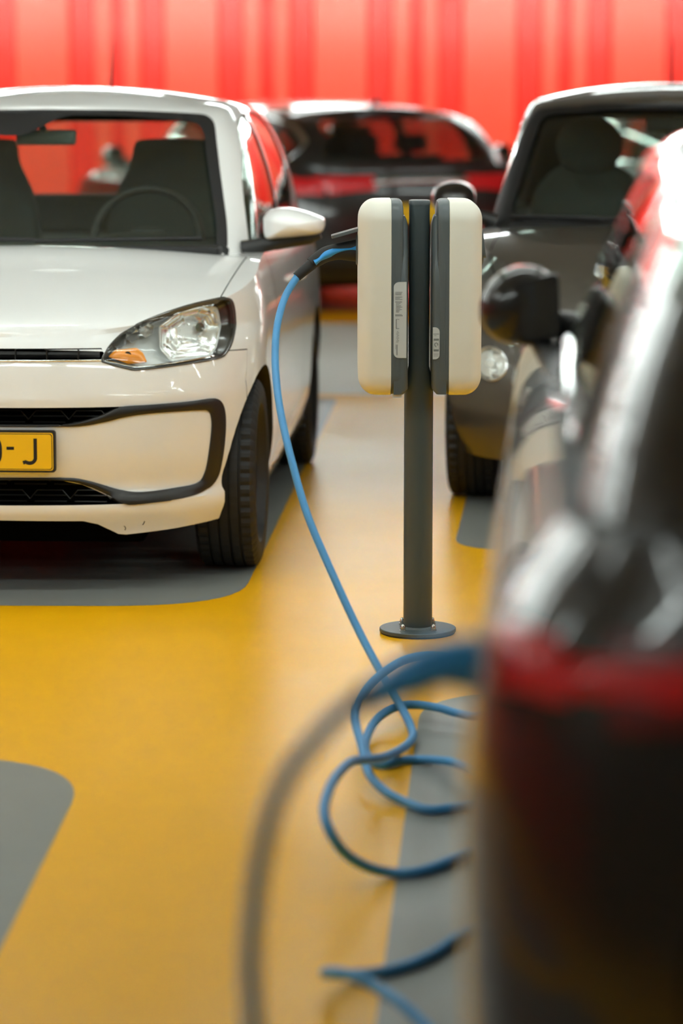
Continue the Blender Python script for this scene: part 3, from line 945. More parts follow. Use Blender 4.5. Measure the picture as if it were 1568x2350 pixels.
        conform_band('lamp_base_strip', [(.398, .683), (.46, .668), (.495, .663), (.615, .672), (.70, .682)], [(.402, .688), (.462, .674), (.495, .669), (.615, .677), (.70, .687)], deep(.01), M['chrome'], e, 0, .002, 50, 3, 3)
        # fine lines: front door shut line and lower bumper crease shadow lines
        sf = lambda a, b, d, sg=sg: S.side(a, b, d, sg)
        conform_line('door_shut_line', [(1.17, .93), (1.16, .8), (1.13, .6), (1.10, .42), (1.12, .28), (1.2, .23), (2.1, .23), (2.22, .30), (2.24, .6), (2.24, .95)], .004, sf, M['pit'], root, .0006)
        # door handle
        bm = bmesh.new()
        add_tube(bm, [sf(1.98, .80, .004), sf(2.0, .80, .028), sf(2.08, .80, .032), sf(2.14, .80, .028), sf(2.17, .80, .004)], (.010), 10)
        obj('door_handle', bm, M['white'], root)
        sill = [(.93, .205), (2.66, .205)]
        # silver reflecting quarter lamp edge at the back
        wing_mirror(root, [(.768, 1.035), (.770, 1.055), (.795, 1.078), (.845, 1.084), (.90, 1.073), (.95, 1.055), (.968, 1.044), (.966, 1.015), (.945, .998), (.885, .990), (.82, .984), (.782, .981), (.770, .998)],
                    1.17, .11, sg, M['white'], ([(sg * .70, 1.20, .945), (sg * .76, 1.19, .960), (sg * .84, 1.18, .972), (sg * .92, 1.18, .984), (sg * .955, 1.18, .996)], [.030, .024, .022, .020, .012]), M['mirror'])
    # two small scuffs on the lower lip of the bumper
    for pts in ([(.449, .186), (.451, .194), (.447, .200)], [(.499, .2), (.503, .205), (.506, .212)]):
        conform_line('scuff_mark', pts, .0025, f, M['ink'], root, .0008)
    # roof antenna, washer jet
    bm = bmesh.new(); add_tube(bm, [(0, 3.12, 1.44), (0, 3.13, 1.468), (0, 3.135, 1.48)], [.022, .014, .006], 12); add_tube(bm, [(0, 3.135, 1.475), (.002, 3.21, 1.65)], [.0055, .0035], 8)
    obj('antenna', bm, M['plastic'], root)
    # wipers at rest
    bm = bmesh.new()
    add_tube(bm, [(-.55, .985, .985), (-.1, .955, .990), (.05, .96, .988)], .007, 8); add_tube(bm, [(.05, .955, .985), (.45, 1.0, .99), (.58, 1.03, .99)], .007, 8)
    obj('wiper', bm, M['plastic'], root)
    # cabin
    seat(root, .355, 2.02, 1.285, M['fabric']); seat(root, -.365, 2.02, 1.285, M['fabric'])
    bm = bmesh.new(); add_box(bm, (-.60, 2.75, .5), (.60, 2.95, 1.06), .04); obj('rear_bench', bm, M['fabric'], root)
    bm = bmesh.new(); add_box(bm, (-.66, 1.12, .88), (.66, 1.42, .965), .03)
    rows = [[(x, y, .955 + .035 * math.sin(math.pi * (y - 1.25) / .3) * math.exp(-((x - .34) / .17) ** 4)) for x in [k * .02 for k in range(0, 34)]] for y in [1.25 + .3 * k / 8 for k in range(9)]]
    add_grid(bm, rows)
    obj('dashboard', bm, M['dash'], root)
    steering_wheel(root, .335, 1.56, .955, .185, 68)
    bm = bmesh.new()
    dome(bm, round_poly([(-.13, 1.275), (.078, 1.275), (.082, 1.328), (-.125, 1.328)], .012, 4), lambda a, b, d: (a, 1.66 - d, b), .02, 4)
    add_prism(bm, round_poly([(-.13, 1.275), (.078, 1.275), (.082, 1.328), (-.125, 1.328)], .012, 4), 'y', 1.66, 1.67)
    add_tube(bm, [(-.03, 1.66, 1.32), (-.04, 1.60, 1.372)], .012, 10)
    obj('interior_mirror', bm, M['greyplastic'], root, angle=50)
    bm = bmesh.new(); add_tube(bm, [(-.245 + .05 * math.cos(R(t)), 1.28, .965 + .05 * math.sin(R(t))) for t in range(0, 181, 15)], .005, 8)
    obj('dash_vent_ring', bm, M['silver'], root)
    bm = bmesh.new(); add_box(bm, (-.12, 1.55, 1.02), (-.02, 1.57, 1.09), .006); add_tube(bm, [(-.07, 1.56, .95), (-.07, 1.56, 1.04)], .012, 8)
    return root, D

WHITE, WD = white_car()

# ------------------------------------------------------------------ grey-brown city car on the right
def grey_car():
    root = thing('parked_car', 'rounded grey-brown city car with round lamps, behind the charging post on the right', 'car', (1.10, 9.4, 0), R(-6.5))
    P = dict(L=3.55, nfx=2.3, nrx=2.8, ar=.5, nf=50, nv=34,
        W=[(.16, .74), (.3, .79), (.45, .812), (.6, .80), (.75, .765), (.88, .715), (.96, .70), (1.02, .69)],
        yf=[(.18, .06), (.25, .02), (.35, .0), (.46, .0), (.52, .02), (.62, .05), (.72, .12), (.80, .20)],
        yr=[(.2, .06), (.5, 0), (.8, .05), (1, .12)], af=[(.2, .6), (.9, .7)],
        zt=[(.1, .70), (.25, .79), (.45, .87), (.7, .925), (1.05, .955), (2, .965), (3.5, .98)],
        zb=[(0, .19), (3.6, .2)],
        Hc=[(.1, .70), (.18, .78), (.35, .86), (.6, .925), (.95, .975), (1.15, .93), (3.1, .93), (3.45, .97), (3.6, .98)],
        axles=(.70, 3.0), arch=.32, arch_in=.50, wr=.288, ww=.185, track=.695,
        gh=dict(n=3.2, W=[(0, .695), (.3, .662), (.6, .616), (.85, .568), (.95, .548), (1, .52)],
            F=[(0, .95), (.5, 1.24), (1, 1.52)], Rr=[(0, 3.45), (.5, 3.3), (1, 3.05)], af=[(0, .42), (1, .40)], ar=[(0, .3), (1, .3)],
            z0=.90, zw=[(0, 0), (.85, .925), (1, 1)],
            z1=[(1.5, 1.395), (1.8, 1.425), (2.2, 1.435), (2.8, 1.415), (3.2, 1.37)],
            zc=[(1.5, 1.41), (1.62, 1.44), (1.8, 1.47), (2.1, 1.489), (2.4, 1.488), (2.9, 1.46), (3.3, 1.39)]))
    ws = round_poly([(-.68, .955), (.68, .955), (.665, 1.03), (.545, 1.387), (.3, 1.407), (0, 1.412), (-.3, 1.407), (-.545, 1.387), (-.665, 1.03)], [.01, .01, .2, .05, .3, .3, .3, .05, .2])
    sd = round_poly([(1.16, .96), (1.37, 1.15), (1.70, 1.362), (2.25, 1.39), (2.29, .97)], [.02, .3, .12, .03, .03])
    sq = round_poly([(2.36, .97), (2.32, 1.388), (2.75, 1.365), (2.95, 1.15), (2.8, .99)], [.03, .03, .2, .1, .1])
    rw = round_poly([(-.50, 1.05), (.50, 1.05), (.44, 1.33), (-.44, 1.33)], .05)
    win = dict(windshield=('y', ws, .5, 1.72), rear_window=('y', rw, 2.95, 3.8))
    for sg in (1, -1):
        lo, hi = sorted((sg * .42, sg * 1.2))
        win['front_side_window' + ('' if sg > 0 else '.001')] = ('x', sd, lo, hi)
        win['rear_side_window' + ('' if sg > 0 else '.001')] = ('x', sq, lo, hi)
    D = build_car(P, root, M['fiat'], M['glass'], win)
    S = D['surf']; f = S.front
    o = obj('t', green_mesh(P, -.001, [M['plastic']]), None); i = obj('t', green_mesh(P, .003, [M['plastic']]), None)
    inn = round_poly([(-.60, .985), (.60, .985), (.59, 1.05), (.50, 1.365), (.25, 1.385), (-.25, 1.385), (-.50, 1.365), (-.59, 1.05)], .04)
    boolean(o, [i]); boolean(o, [prism(ws, 'y', .5, 1.72, M['plastic'])], 'INTERSECT'); boolean(o, [prism(inn, 'y', .4, 1.9, M['plastic'])])
    o.name = 'windshield_border'; o.data.name = 'windshield_border'; o.parent = root
    bm = bmesh.new(); add_box(bm, (-.60, .98, .93), (.60, 1.12, .966), .01)
    obj('cowl', bm, M['plastic'], root)
    for sg in (1, -1):
        def lamp(name, x, z, r, d=.012):
            e = empty(name, root)
            pts = [(x + r * math.cos(2 * math.pi * k / 32), z + r * math.sin(2 * math.pi * k / 32)) for k in range(32)]
            fn = lambda a, b, k: f(a * sg, b, k)
            conform_patch('lamp_cover', pts, fn, M['clear'], e, .004, .016, 8, .01)
            conform_band('lamp_ring', pts + pts[:1], [(x + (a - x) * 1.13, z + (b - z) * 1.13) for a, b in pts + pts[:1]], fn, M['chrome'], e, .002, .008, 60, 4, 0)
            bm = bmesh.new(); dome(bm, pts, lambda a, b, k: f(a * sg, b, .0015 + .002 * math.sin(a * 700)), 0, 10)
            obj('lamp_reflector', bm, M['reflector'], e)
            q = [(x + (a - x) * .3, z + (b - z) * .3) for a, b in pts]
            bm = bmesh.new(); dome(bm, q, lambda a, b, k: f(a * sg, b, .006 + k), .006, 4)
            obj('bulb_cap', bm, M['silver'], e)
        lamp('lower_lamp', .607, .528, .052)
        lamp('headlight', .548, .715, .082)
        sf = lambda a, b, d, sg=sg: S.side(a, b, d, sg)
        conform_line('door_shut_line', [(1.22, .94), (1.2, .8), (1.18, .6), (1.16, .42), (1.2, .28), (1.3, .23), (2.2, .23), (2.32, .30), (2.34, .6), (2.34, .95)], .004, sf, M['pit'], root, .0006)
        conform_line('bonnet_shut_line', [(.60 * sg, .97), (.635 * sg, .9), (.60 * sg, .8), (.45 * sg, .66)], .004, lambda a, b, d: f(a, b, d), M['pit'], root, .0008)
        wing_mirror(root, [(.732, 1.05), (.735, 1.08), (.76, 1.108), (.81, 1.122), (.86, 1.112), (.892, 1.085), (.898, 1.05), (.885, 1.02), (.85, 1.003), (.80, .998), (.755, 1.01), (.735, 1.03)],
                    1.17, .10, sg, M['black_paint'], ([(sg * .66, 1.20, .97), (sg * .70, 1.19, .985), (sg * .77, 1.18, 1.005)], [.03, .024, .018]), M['mirror'])
    box('lower_air_intake', (-.42, -.004, .24), (.42, .05, .36), M['plastic'], root, .02)
    bm = bmesh.new(); add_tube(bm, [(0, 3.0, 1.44), (0, 3.01, 1.478), (.0, 3.02, 1.488)], [.02, .013, .006], 12); add_tube(bm, [(0, 3.02, 1.483), (.0, 3.10, 1.68)], [.006, .004], 8)
    obj('antenna', bm, M['plastic'], root)
    bm = bmesh.new()
    add_tube(bm, [(-.60, 1.12, .995), (-.2, .985, .992), (.02, .96, .992)], .008, 8); add_tube(bm, [(.05, .965, .985), (.45, 1.03, .99), (.56, 1.06, .99)], .008, 8)
    obj('wiper', bm, M['plastic'], root)
    for x in (-.33, .33):
        e = empty('seat', root)
        bm = bmesh.new(); dome(bm, spline([(x + .235 * math.cos(t * .4), .98 + .2 * math.sin(t * .4) * (1 if math.sin(t * .4) > 0 else 2)) for t in range(16)], 2, True), lambda a, b, d: (a, 2.05 + (b - .6) * .2 - d, b), .08, 6)
        obj('backrest', bm, M['fabric'], e, angle=60)
        bm = bmesh.new()
        bmesh.ops.create_uvsphere(bm, u_segments=24, v_segments=14, radius=1, matrix=Matrix.Translation((x, 2.12, 1.235)) @ Matrix.Diagonal((.135, .055, .12, 1)))
        obj('headrest', bm, M['fabric'], e)
        bm = bmesh.new()
        for q in (-.05, .05): add_tube(bm, [(x + q, 2.13, 1.05), (x + q, 2.13, 1.15)], .006, 8)
        obj('headrest_posts', bm, M['chrome'], e)
    bm = bmesh.new(); add_box(bm, (-.60, 1.14, .88), (.60, 1.45, .955), .03)
    obj('dashboard', bm, M['dash'], root)
    steering_wheel(root, .33, 1.58, .96, .18, 66)
    bm = bmesh.new(); add_box(bm, (-.10, 1.62, 1.30), (.10, 1.65, 1.36), .012); add_tube(bm, [(0, 1.64, 1.34), (0, 1.58, 1.40)], .01, 8)
    obj('interior_mirror', bm, M['plastic'], root)
    return root
grey_car()

# ------------------------------------------------------------------ dark hatchbacks: two behind the lane, one close on the right
def dark_car(name, label, loc, rz, near=False):
    root = thing(name, label, 'car', loc, rz)
    paint = M['near_paint'] if near else M['black_paint']
    H = 1.46 if near else 1.375
    b = 1.02 if near else .93        # belt height
    P = dict(L=4.2, nfx=2.4, nrx=3.4, ar=.34, nf=34, nv=34,
        W=[(.2, .87), (.35, .90), (.55, .93), (.78, .935), (b - .10, .915), (b - .03, .88), (b + .02, .845), (b + .05, .83)],
        yf=[(.2, .06), (.4, 0), (.6, .02), (.7, .08), (.85, .2)], yr=[(.2, .10), (.38, .01), (.50, .0), (.60, .004), (.8, .03), (b, .07)],
        af=[(.2, .6), (.9, .7)],
        zt=[(.1, .70), (.3, .78), (.6, b - .14), (1.1, b - .04), (2, b), (3.6, b + .03), (4.2, b + .03)],
        zb=[(0, .2), (4.2, .22)],
        Hc=[(.1, .72), (.3, .82), (.7, b - .06), (1.15, b - .01), (1.4, b - .05), (3.7, b - .02), (4.0, b + .02), (4.2, b + .02)],
        axles=(.85, 3.45), arch=.35, arch_in=.60, wr=.318, ww=.205, track=.80, spokes=5,
        gh=dict(n=2.8, W=[(0, .835), (.12, .825), (.4, .785), (.7, .725), (.9, .672), (.97, .645), (1, .61)],
            F=[(0, 1.12), (.5, 1.50), (1, 1.88)], Rr=[(0, 4.08), (.3, 4.02), (.6, 3.90), (1, 3.66)], af=[(0, .5), (1, .4)], ar=[(0, .32), (1, .3)],
            z0=b - .06, zw=[(0, 0), (.85, .925), (1, 1)],
            z1=[(1.8, H - .08), (2.3, H - .045), (3.0, H - .06), (3.7, H - .10)],
            zc=[(1.8, H - .065), (2.0, H - .025), (2.4, H), (3.0, H - .005), (3.6, H - .035), (3.9, H - .07)]))
    t = H - .10
    ws = round_poly([(-.72, b), (.72, b), (.58, t), (-.58, t)], [.04, .04, .05, .05])
    sd = round_poly([(1.30, b + .005), (1.62, b + .17), (2.02, t - .035), (2.50, t), (2.52, b + .02)], [.02, .3, .2, .03, .03])
    sq = round_poly([(2.60, b + .02), (2.57, t), (3.10, t - .01), (3.42, t - .05), (3.50, b + .03)], [.03, .03, .3, .1, .05])
    if near: sq = round_poly([(2.60, b + .02), (2.57, t), (2.95, t - .01), (3.15, t - .06), (3.25, b + .04)], [.03, .03, .3, .1, .05])
    sx = round_poly([(3.56, b + .06), (3.49, t - .06), (3.62, t - .10), (3.80, b + .15), (3.74, b + .07)], [.03, .03, .04, .04, .04])
    rw = round_poly([(-.64, b + .06), (.64, b + .06), (.52, t - .02), (-.52, t - .02)], .06)
    win = dict(windshield=('y', ws, .6, 2.05), rear_window=('y', rw, 3.5, 4.5))
    for sg in (1, -1):
        lo, hi = sorted((sg * .45, sg * 1.3)); q = '' if sg > 0 else '.001'
        win['front_side_window' + q] = ('x', sd, lo, hi)
        win['rear_side_window' + q] = ('x', sq, lo, hi)
        if not near: win['quarter_window' + q] = ('x', sx, lo, hi)
    D = build_car(P, root, paint, M['dark_glass'], win)
    S, G = D['surf'], D['gsurf']
    for sg in (1, -1):
        sf = lambda a, c, d, sg=sg: S.side(a, c, d, sg)
        gf = lambda a, c, d, sg=sg: G.side(a, c, d, sg)
        # side window chrome
        lo = [(1.26, b + .008), (2.5, b + .022), (3.5, b + .035), (3.76, b + .055), (3.84, b + .15), (3.70, t - .09), (3.55, t - .045), (3.1, t + .005), (2.5, t + .015), (2.02, t - .02), (1.60, b + .19)]
        if near: lo = [(1.26, b + .008), (2.5, b + .022), (3.2, b + .03), (3.29, b + .06), (3.22, t - .07), (2.97, t + .002), (2.5, t + .015), (2.02, t - .02), (1.60, b + .19)]
        hi = [(a + (.0 if a < 3.6 else .012), c + (-.012 if c < b + .1 else .012)) for a, c in lo]
        conform_band('window_chrome', lo, hi, gf, M['chrome'], root, .002, .007, 130, 4, 4)
        e = empty('tail_lamp', root)
        zl, zh = (b - .155, b - .035) if near else (b - .15, b - .03)
        # side wrap and rear face of the lamp
        if near: zl, zh = .897, .957
        conform_patch('side_lens', round_poly([(3.92, zh - .01), (4.03, zl + .01), (4.12, zl), (4.12, zh)], .01), sf, M['tail'], e, .004, .006, 8)
        conform_patch('rear_lens', round_poly([(.825, zl), (.905, zl - .0), (.895, zh), (.835, zh)] if near else [(.70, zl), (.86, zl), (.88, zh), (.70, zh)], .01), lambda a, c, d, sg=sg: S.rear(a * sg, c, d), M['tail'], e, .004, .006, 8)
        conform_patch('tailgate_lens', round_poly([(.34, zl - .01), (.79, zl - .02), (.79, zh + .01), (.34, zh)] if near else [(.34, zl + .03), (.675, zl), (.675, zh), (.34, zh)], .01), lambda a, c, d, sg=sg: S.rear(a * sg, c, d), M['tail_shaded'] if near else M['tail'], e, .004, .006, 8)
        conform_line('door_shut_line', [(1.45, b - .03), (1.4, .8), (1.36, .5), (1.42, .3), (2.4, .28), (2.54, .4), (2.56, .7), (2.56, b - .03)], .006, sf, M['pit'], root, .0008)
        conform_line('door_shut_line', [(2.56, .35), (2.7, .28), (3.1, .28), (3.25, .45), (3.42, .7), (3.5, b - .03)], .006, sf, M['pit'], root, .0008)
        for y in (2.42, 3.36):
            if near: break
            bm = bmesh.new(); add_tube(bm, [sf(y - .17, b - .13, .0), sf(y - .15, b - .13, .03), sf(y - .05, b - .13, .035), sf(y - .0, b - .13, .03), sf(y + .02, b - .13, .0)], .012, 10)
            obj('door_handle', bm, M['chrome'] if near else paint, root)
        off = .03
        w0 = .835
        wing_mirror(root, [(w0, b + .0), (w0 + .002, b + .075), (w0 + .03, b + .11), (w0 + .08, b + .115), (w0 + .125, b + .09), (w0 + .148, b + .045), (w0 + .145, b + .0), (w0 + .11, b - .03), (w0 + .05, b - .04), (w0 + .012, b - .03)],
                    1.20, .12, sg, paint, ([(sg * .78, 1.24, b - .01), (sg * .83, 1.22, b - .0), (sg * .88, 1.2, b + .01)], [.035, .028, .02]), M['dark_glass'] if near else M['mirror'], 1 if near else 0)
        conform_patch('headlight', round_poly([(.42, .64), (.74, .66), (.80, .74), (.50, .70)], .02), lambda a, c, d, sg=sg: S.front(a * sg, c, d), M['silver'], root, .002, .004, 8)
    bm = bmesh.new(); add_tube(bm, [(0, 3.45, H - .035), (0, 3.52, H - .0), (0, 3.58, H + .03), (0, 3.62, H - .03)], [.02, .016, .006, .012], 10)
    obj('shark_fin_antenna', bm, paint, root)
    fr = lambda a, c, d: S.rear(a, c, d)
    conform_patch('rear_plate', round_poly([(-.26, .60), (.26, .60), (.26, .71), (-.26, .71)], .01), fr, M['plate'], root, .004, 0, 6)
    conform_band('tailgate_chrome', [(-.36, b - .055), (0, b - .05), (.36, b - .055)], [(-.36, b - .085), (0, b - .08), (.36, b - .085)], fr, M['chrome'], root, .002, .01, 60, 4, 3)
    conform_line('tailgate_shut_line', [(-.685, b), (-.69, .8), (-.66, .56), (0, .54), (.66, .56), (.69, .8), (.685, b)], .006, fr, M['pit'], root, .0008)
    conform_band('bumper_lower_trim', [(-.78, .40), (0, .40), (.78, .40)], [(-.76, .26), (0, .26), (.76, .26)], fr, M['trim'], root, .002, .012, 60, 6, 3)
    for x in (-.36, .36):
        seat(root, x, 2.35, b + .27, M['fabric'])
    bm = bmesh.new(); add_box(bm, (-.62, 3.25, .6), (.62, 3.4, b + .08), .04)
    for x in (-.38, 0, .38): add_box(bm, (x - .12, 3.30, b + .10), (x + .12, 3.38, b + .22), .03)
    obj('rear_bench', bm, M['fabric'], root)
    bm = bmesh.new(); add_box(bm, (-.66, 1.35, b - .1), (.66, 1.75, b - .01), .03)
    obj('dashboard', bm, M['dash'], root)
    steering_wheel(root, .35, 1.85, b - .02, .18, 66)
    return root, D
dark_car('parked_car', 'black hatchback seen from behind past the pale lane, between the white and grey-brown cars', (-1.43, 22.1, 0), R(208))
dark_car('parked_car', 'dark hatchback far back, mostly hidden behind the grey-brown car', (1.42, 22.5, 0), R(208))
NEAR, ND = dark_car('parked_car', 'glossy dark car close to us at the right edge, charging cable plugged in', (1.34, 6.59, 0), R(175.8), True)

# ------------------------------------------------------------------ charging post with two boxes
def charging_station():
    root = thing('charging_station', 'slate grey post with two cream charger boxes bolted to the yellow floor', 'charging station', (.2085, 7.546, 0))
    def lathe(name, prof, m, parent, n=48, loc=(0, 0, 0)):
        bm = bmesh.new()
        rows = [[(loc[0] + r * math.cos(2 * math.pi * i / n), loc[1] + r * math.sin(2 * math.pi * i / n), loc[2] + z) for r, z in prof] for i in range(n)]
        add_grid(bm, rows, cv=True)
        bmesh.ops.remove_doubles(bm, verts=bm.verts, dist=1e-5)
        return obj(name, bm, m, parent, angle=35)
    b = lathe('base_plate', [(.0001, .004), (.1035, .004), (.1045, .005), (.1045, .0125), (.1030, .014), (.0001, .014)], M['post'], root, 72)
    lathe('rubber_pad', [(.0001, 0), (.1015, 0), (.1015, .004), (.0001, .004)], M['rubber'], b, 72)
    lathe('weld_ring', [(.036, .013), (.046, .013), (.0405, .019), (.036, .019)], M['post'], b)
    for a in (40, 140, 220, 320):
        x, y = .055 * math.cos(R(a)), .098 * math.sin(R(a))
        x *= .98; y *= .78
        lathe('bolt', [(.0001, .0), (.0095, .0), (.0095, .002), (.0065, .0025), (.0072, .003), (.0072, .009), (.0062, .0095), (.0055, .014), (.0035, .017), (.0001, .018)], M['steel'], b, 24, (x, y, .014))
    # post: round tube below, flattened between the boxes
    bm = bmesh.new(); rows = []
    def ring(z, hx, hy, n, s=1):
        out = []
        for k in range(48):
            th = 2 * math.pi * k / 48; c, s_ = math.cos(th), math.sin(th)
            q = (abs(c) ** n + abs(s_) ** n) ** (-1 / n)
            out.append((hx * c * q * s, hy * s_ * q * s, z))
        return out
    for z, hx, hy, n in ((.012, .0392, .0392, 2), (.30, .0392, .0392, 2), (.66, .0392, .0392, 2), (.70, .036, .040, 2.4), (.73, .0275, .042, 3.6), (1.168, .0275, .042, 3.6)):
        rows.append(ring(z, hx, hy, n))
    vs, _ = add_grid(bm, rows, cu=True); cap(bm, vs[-1]); cap(bm, vs[0])
    p = obj('post', bm, M['post'], root, angle=40)
    bm = bmesh.new()
    vs, _ = add_grid(bm, [ring(1.164, .0285, .043, 3.6), ring(1.172, .0285, .043, 3.6), ring(1.1755, .0275, .042, 3.6), ring(1.1765, .024, .038, 3.6)], cu=True); cap(bm, vs[-1]); cap(bm, vs[0])
    obj('post_cap', bm, M['housing'], p, angle=40)
    # boxes: x measured away from the post, sg = side
    def plan(hy, z0, z1, r, ins):
        y, a, c = hy - ins, z0 + ins, z1 - ins
        rr = max(.004, r - ins)
        out = []
        for cy, cz, t0 in ((y - rr, c - rr, 0), (-y + rr, c - rr, 90), (-y + rr, a + rr, 180), (y - rr, a + rr, 270)):
            for k in range(9):
                t = R(t0 + k * 90 / 8); out.append((cy + rr * math.cos(t), cz + rr * math.sin(t)))
        return out
    def shell(name, sg, prof, hy, z0, z1, r, m, parent, tilt=0):
        bm = bmesh.new()
        rows = [[(sg * x, y, z) for y, z in plan(hy, z0, z1, r, i)] for x, i in prof]
        vs, _ = add_grid(bm, rows, cu=True); cap(bm, vs[0]); cap(bm, vs[-1])
        return obj(name, bm, m, parent, angle=30)
    zb, zt = .6605, 1.1795
    for sg in (-1, 1):
        e = empty('charger_box', root)
        fil = [(.0765, .002), (.078, .0), (.10, .0), (.118, .0005)] + [(.118 + .0465 * math.sin(R(a)), .0005 + .052 * (1 - math.cos(R(a)))) for a in range(9, 91, 9)]
        fil += [(.1652, .075), (.1655, .10)]
        shell('front_cover', sg, fil, .126, zb, zt, .055, M['cover'], e)
        back = [(.0445, .020), (.0475, .006), (.053, .0015), (.060, 0), (.0755, 0), (.0768, .002)]
        shell('back_housing', sg, back, .124, zb + .002, zt - .001, .055, M['housing'], e)
        neck = [(.0320, .0), (.0335, .0), (.070, 0)]
        bm = bmesh.new()
        # neck follows a long sweeping shoulder: narrow at the top, full width lower down
        rows = []
        for z in [zb + .006, zb + .02, .75, .85, .95, 1.0, 1.04, 1.08, 1.11, 1.128, 1.136]:
            t = max(0, min(1, (z - .98) / .15)); t = t * t * (3 - 2 * t)
            hy = .1215 - .055 * t; x0 = .0322
            if z > 1.12: x0 += (z - 1.12) * .5
            if z < zb + .015: x0 += .012
            rr = .012
            rows.append([(sg * a, c, z) for a, c in ((.070, hy - .0), (x0 + rr, hy), (x0 + rr * .3, hy - rr * .3), (x0, hy - rr), (x0, -hy + rr), (x0 + rr * .3, -hy + rr * .3), (x0 + rr, -hy), (.070, -hy))])
        vs, _ = add_grid(bm, rows, cu=True); cap(bm, vs[0]); cap(bm, vs[-1])
        obj('mounting_neck', bm, M['housing'], e, angle=50)
        bm = bmesh.new()
        add_tube(bm, [(sg * .066, -.1235, .74), (sg * .066, -.1235, .98), (sg * .066, -.1225, 1.04), (sg * .070, -.120, 1.10), (sg * .073, -.118, 1.13)], .0016, 8)
        obj('housing_rib', bm, M['housing'], e)
        # sticker on the face towards us
        if sg < 0: x0, x1, z0, z1 = -.0705, -.0365, .7645, .9655
        else: x0, x1, z0, z1 = .0215 + .012, .0515, .761, .8455
        yy = -.1262 + .0015
        if sg < 0: pts = [(x1, z0), (x1, z1)] + [(x0 + .014 - .014 * math.sin(R(a)), z1 - .014 + .014 * math.cos(R(a))) for a in range(0, 91, 15)] + [(x0 + .014 - .014 * math.cos(R(a)), z0 + .014 - .014 * math.sin(R(a))) for a in range(0, 91, 15)]
        else: pts = [(x0, z0), (x0, z1)] + [(x1 - .012 + .012 * math.sin(R(a)), z1 - .012 + .012 * math.cos(R(a))) for a in range(0, 91, 15)] + [(x1 - .012 + .012 * math.cos(R(a)), z0 + .012 - .012 * math.sin(R(a))) for a in range(0, 91, 15)]
        bm = bmesh.new(); add_prism(bm, pts, 'y', yy - .0008, yy + .006)
        st = obj('sticker', bm, M['sticker'], e, smooth=False)
        bm = bmesh.new()
        def bar(a, b_, c, d): add_box(bm, (a, yy - .0013, b_), (c, yy - .0007, d))
        if sg < 0:
            z = .9385
            for n, w in enumerate([.019, .017, .016, 0, .019, .012, .019, 0, .018, .014, .011, .015, .019, .013, .018, .012, .010, 0, .018, .020]):
                if w: bar(-.0665 + (.002 if 8 < n < 17 else 0), z, -.0665 + w, z + (.0012 if n not in (8, 19) else .0018))
                z -= .0033
            bar(-.0645, .842, -.0555, .8435); bar(-.0645, .8425, -.0625, .869 - .002) ; bar(-.0645, .8665, -.0555, .8675)
            bar(-.0625, .772, -.0605, .800); bar(-.0655, .788, -.0645, .80)
            for k in range(9): bar(-.064 + .001 * (k % 3), .8065 + k * .0035, -.058 + .002 * (k % 2), .8075 + k * .0035)
        else:
            bar(.0305 + .004, .8275, .050, .829); bar(.0325 + .004, .8235, .043, .8245)
            bar(.0345 + .001, .8105, .0495, .816); bar(.0345 + .001, .782, .0495, .7875)
            bar(.0345 + .001, .7875, .0362, .8105); bar(.0488, .7875, .0495, .8105)
            add_tube(bm, [(.0425 + .0042 * math.cos(R(a)), yy - .001, .8005 + .0042 * math.sin(R(a))) for a in range(-40, 221, 20)] + [(.0425, yy - .001, .7935)], .0012, 6)
            bar(.0355, .7745, .050, .7755); bar(.036, .7695, .049, .7705)
        obj('sticker_print', bm, M['text'], st, smooth=False)
        if sg < 0:
            box('bottom_tab', (-.073, -.112, zb - .004), (-.048, -.10, zb + .006), M['cover'], e)
        # socket flap on the outer face
        bm = bmesh.new()
        lid = round_poly([(-.045, 0), (.045, 0), (.045, .075), (-.045, .075)], .012, 4)
        A = Vector((sg * .163, 0, 1.100)); U = Vector((sg * .96, 0, -.30)) if sg < 0 else Vector((sg * .12, 0, -1)); V_ = Vector((0, 1, 0))
        if sg < 0: U = Vector((-.962, 0, -.272))
        nrm = U.cross(V_).normalized()
        rows = [[A + U * v * 1.0 + V_ * (u - .02) + nrm * h for u, v in lid] for h in (-.004, .004)]
        vs, _ = add_grid(bm, rows, cu=True); cap(bm, vs[0]); cap(bm, vs[-1])
        obj('socket_flap', bm, M['housing'], e, angle=30)
        bm = bmesh.new(); c = Vector((sg * .162, -.02, 1.045))
        n = 32
        rows = [[c + Vector((sg * x, r * math.cos(2 * math.pi * k / n), r * math.sin(2 * math.pi * k / n))) for k in range(n)] for x, r in ((0, .041), (.006, .041), (.008, .037), (.006, .033), (0, .033))]
        add_grid(bm, rows, cu=True); obj('socket_ring', bm, M['housing'], e)
    return root
charging_station()

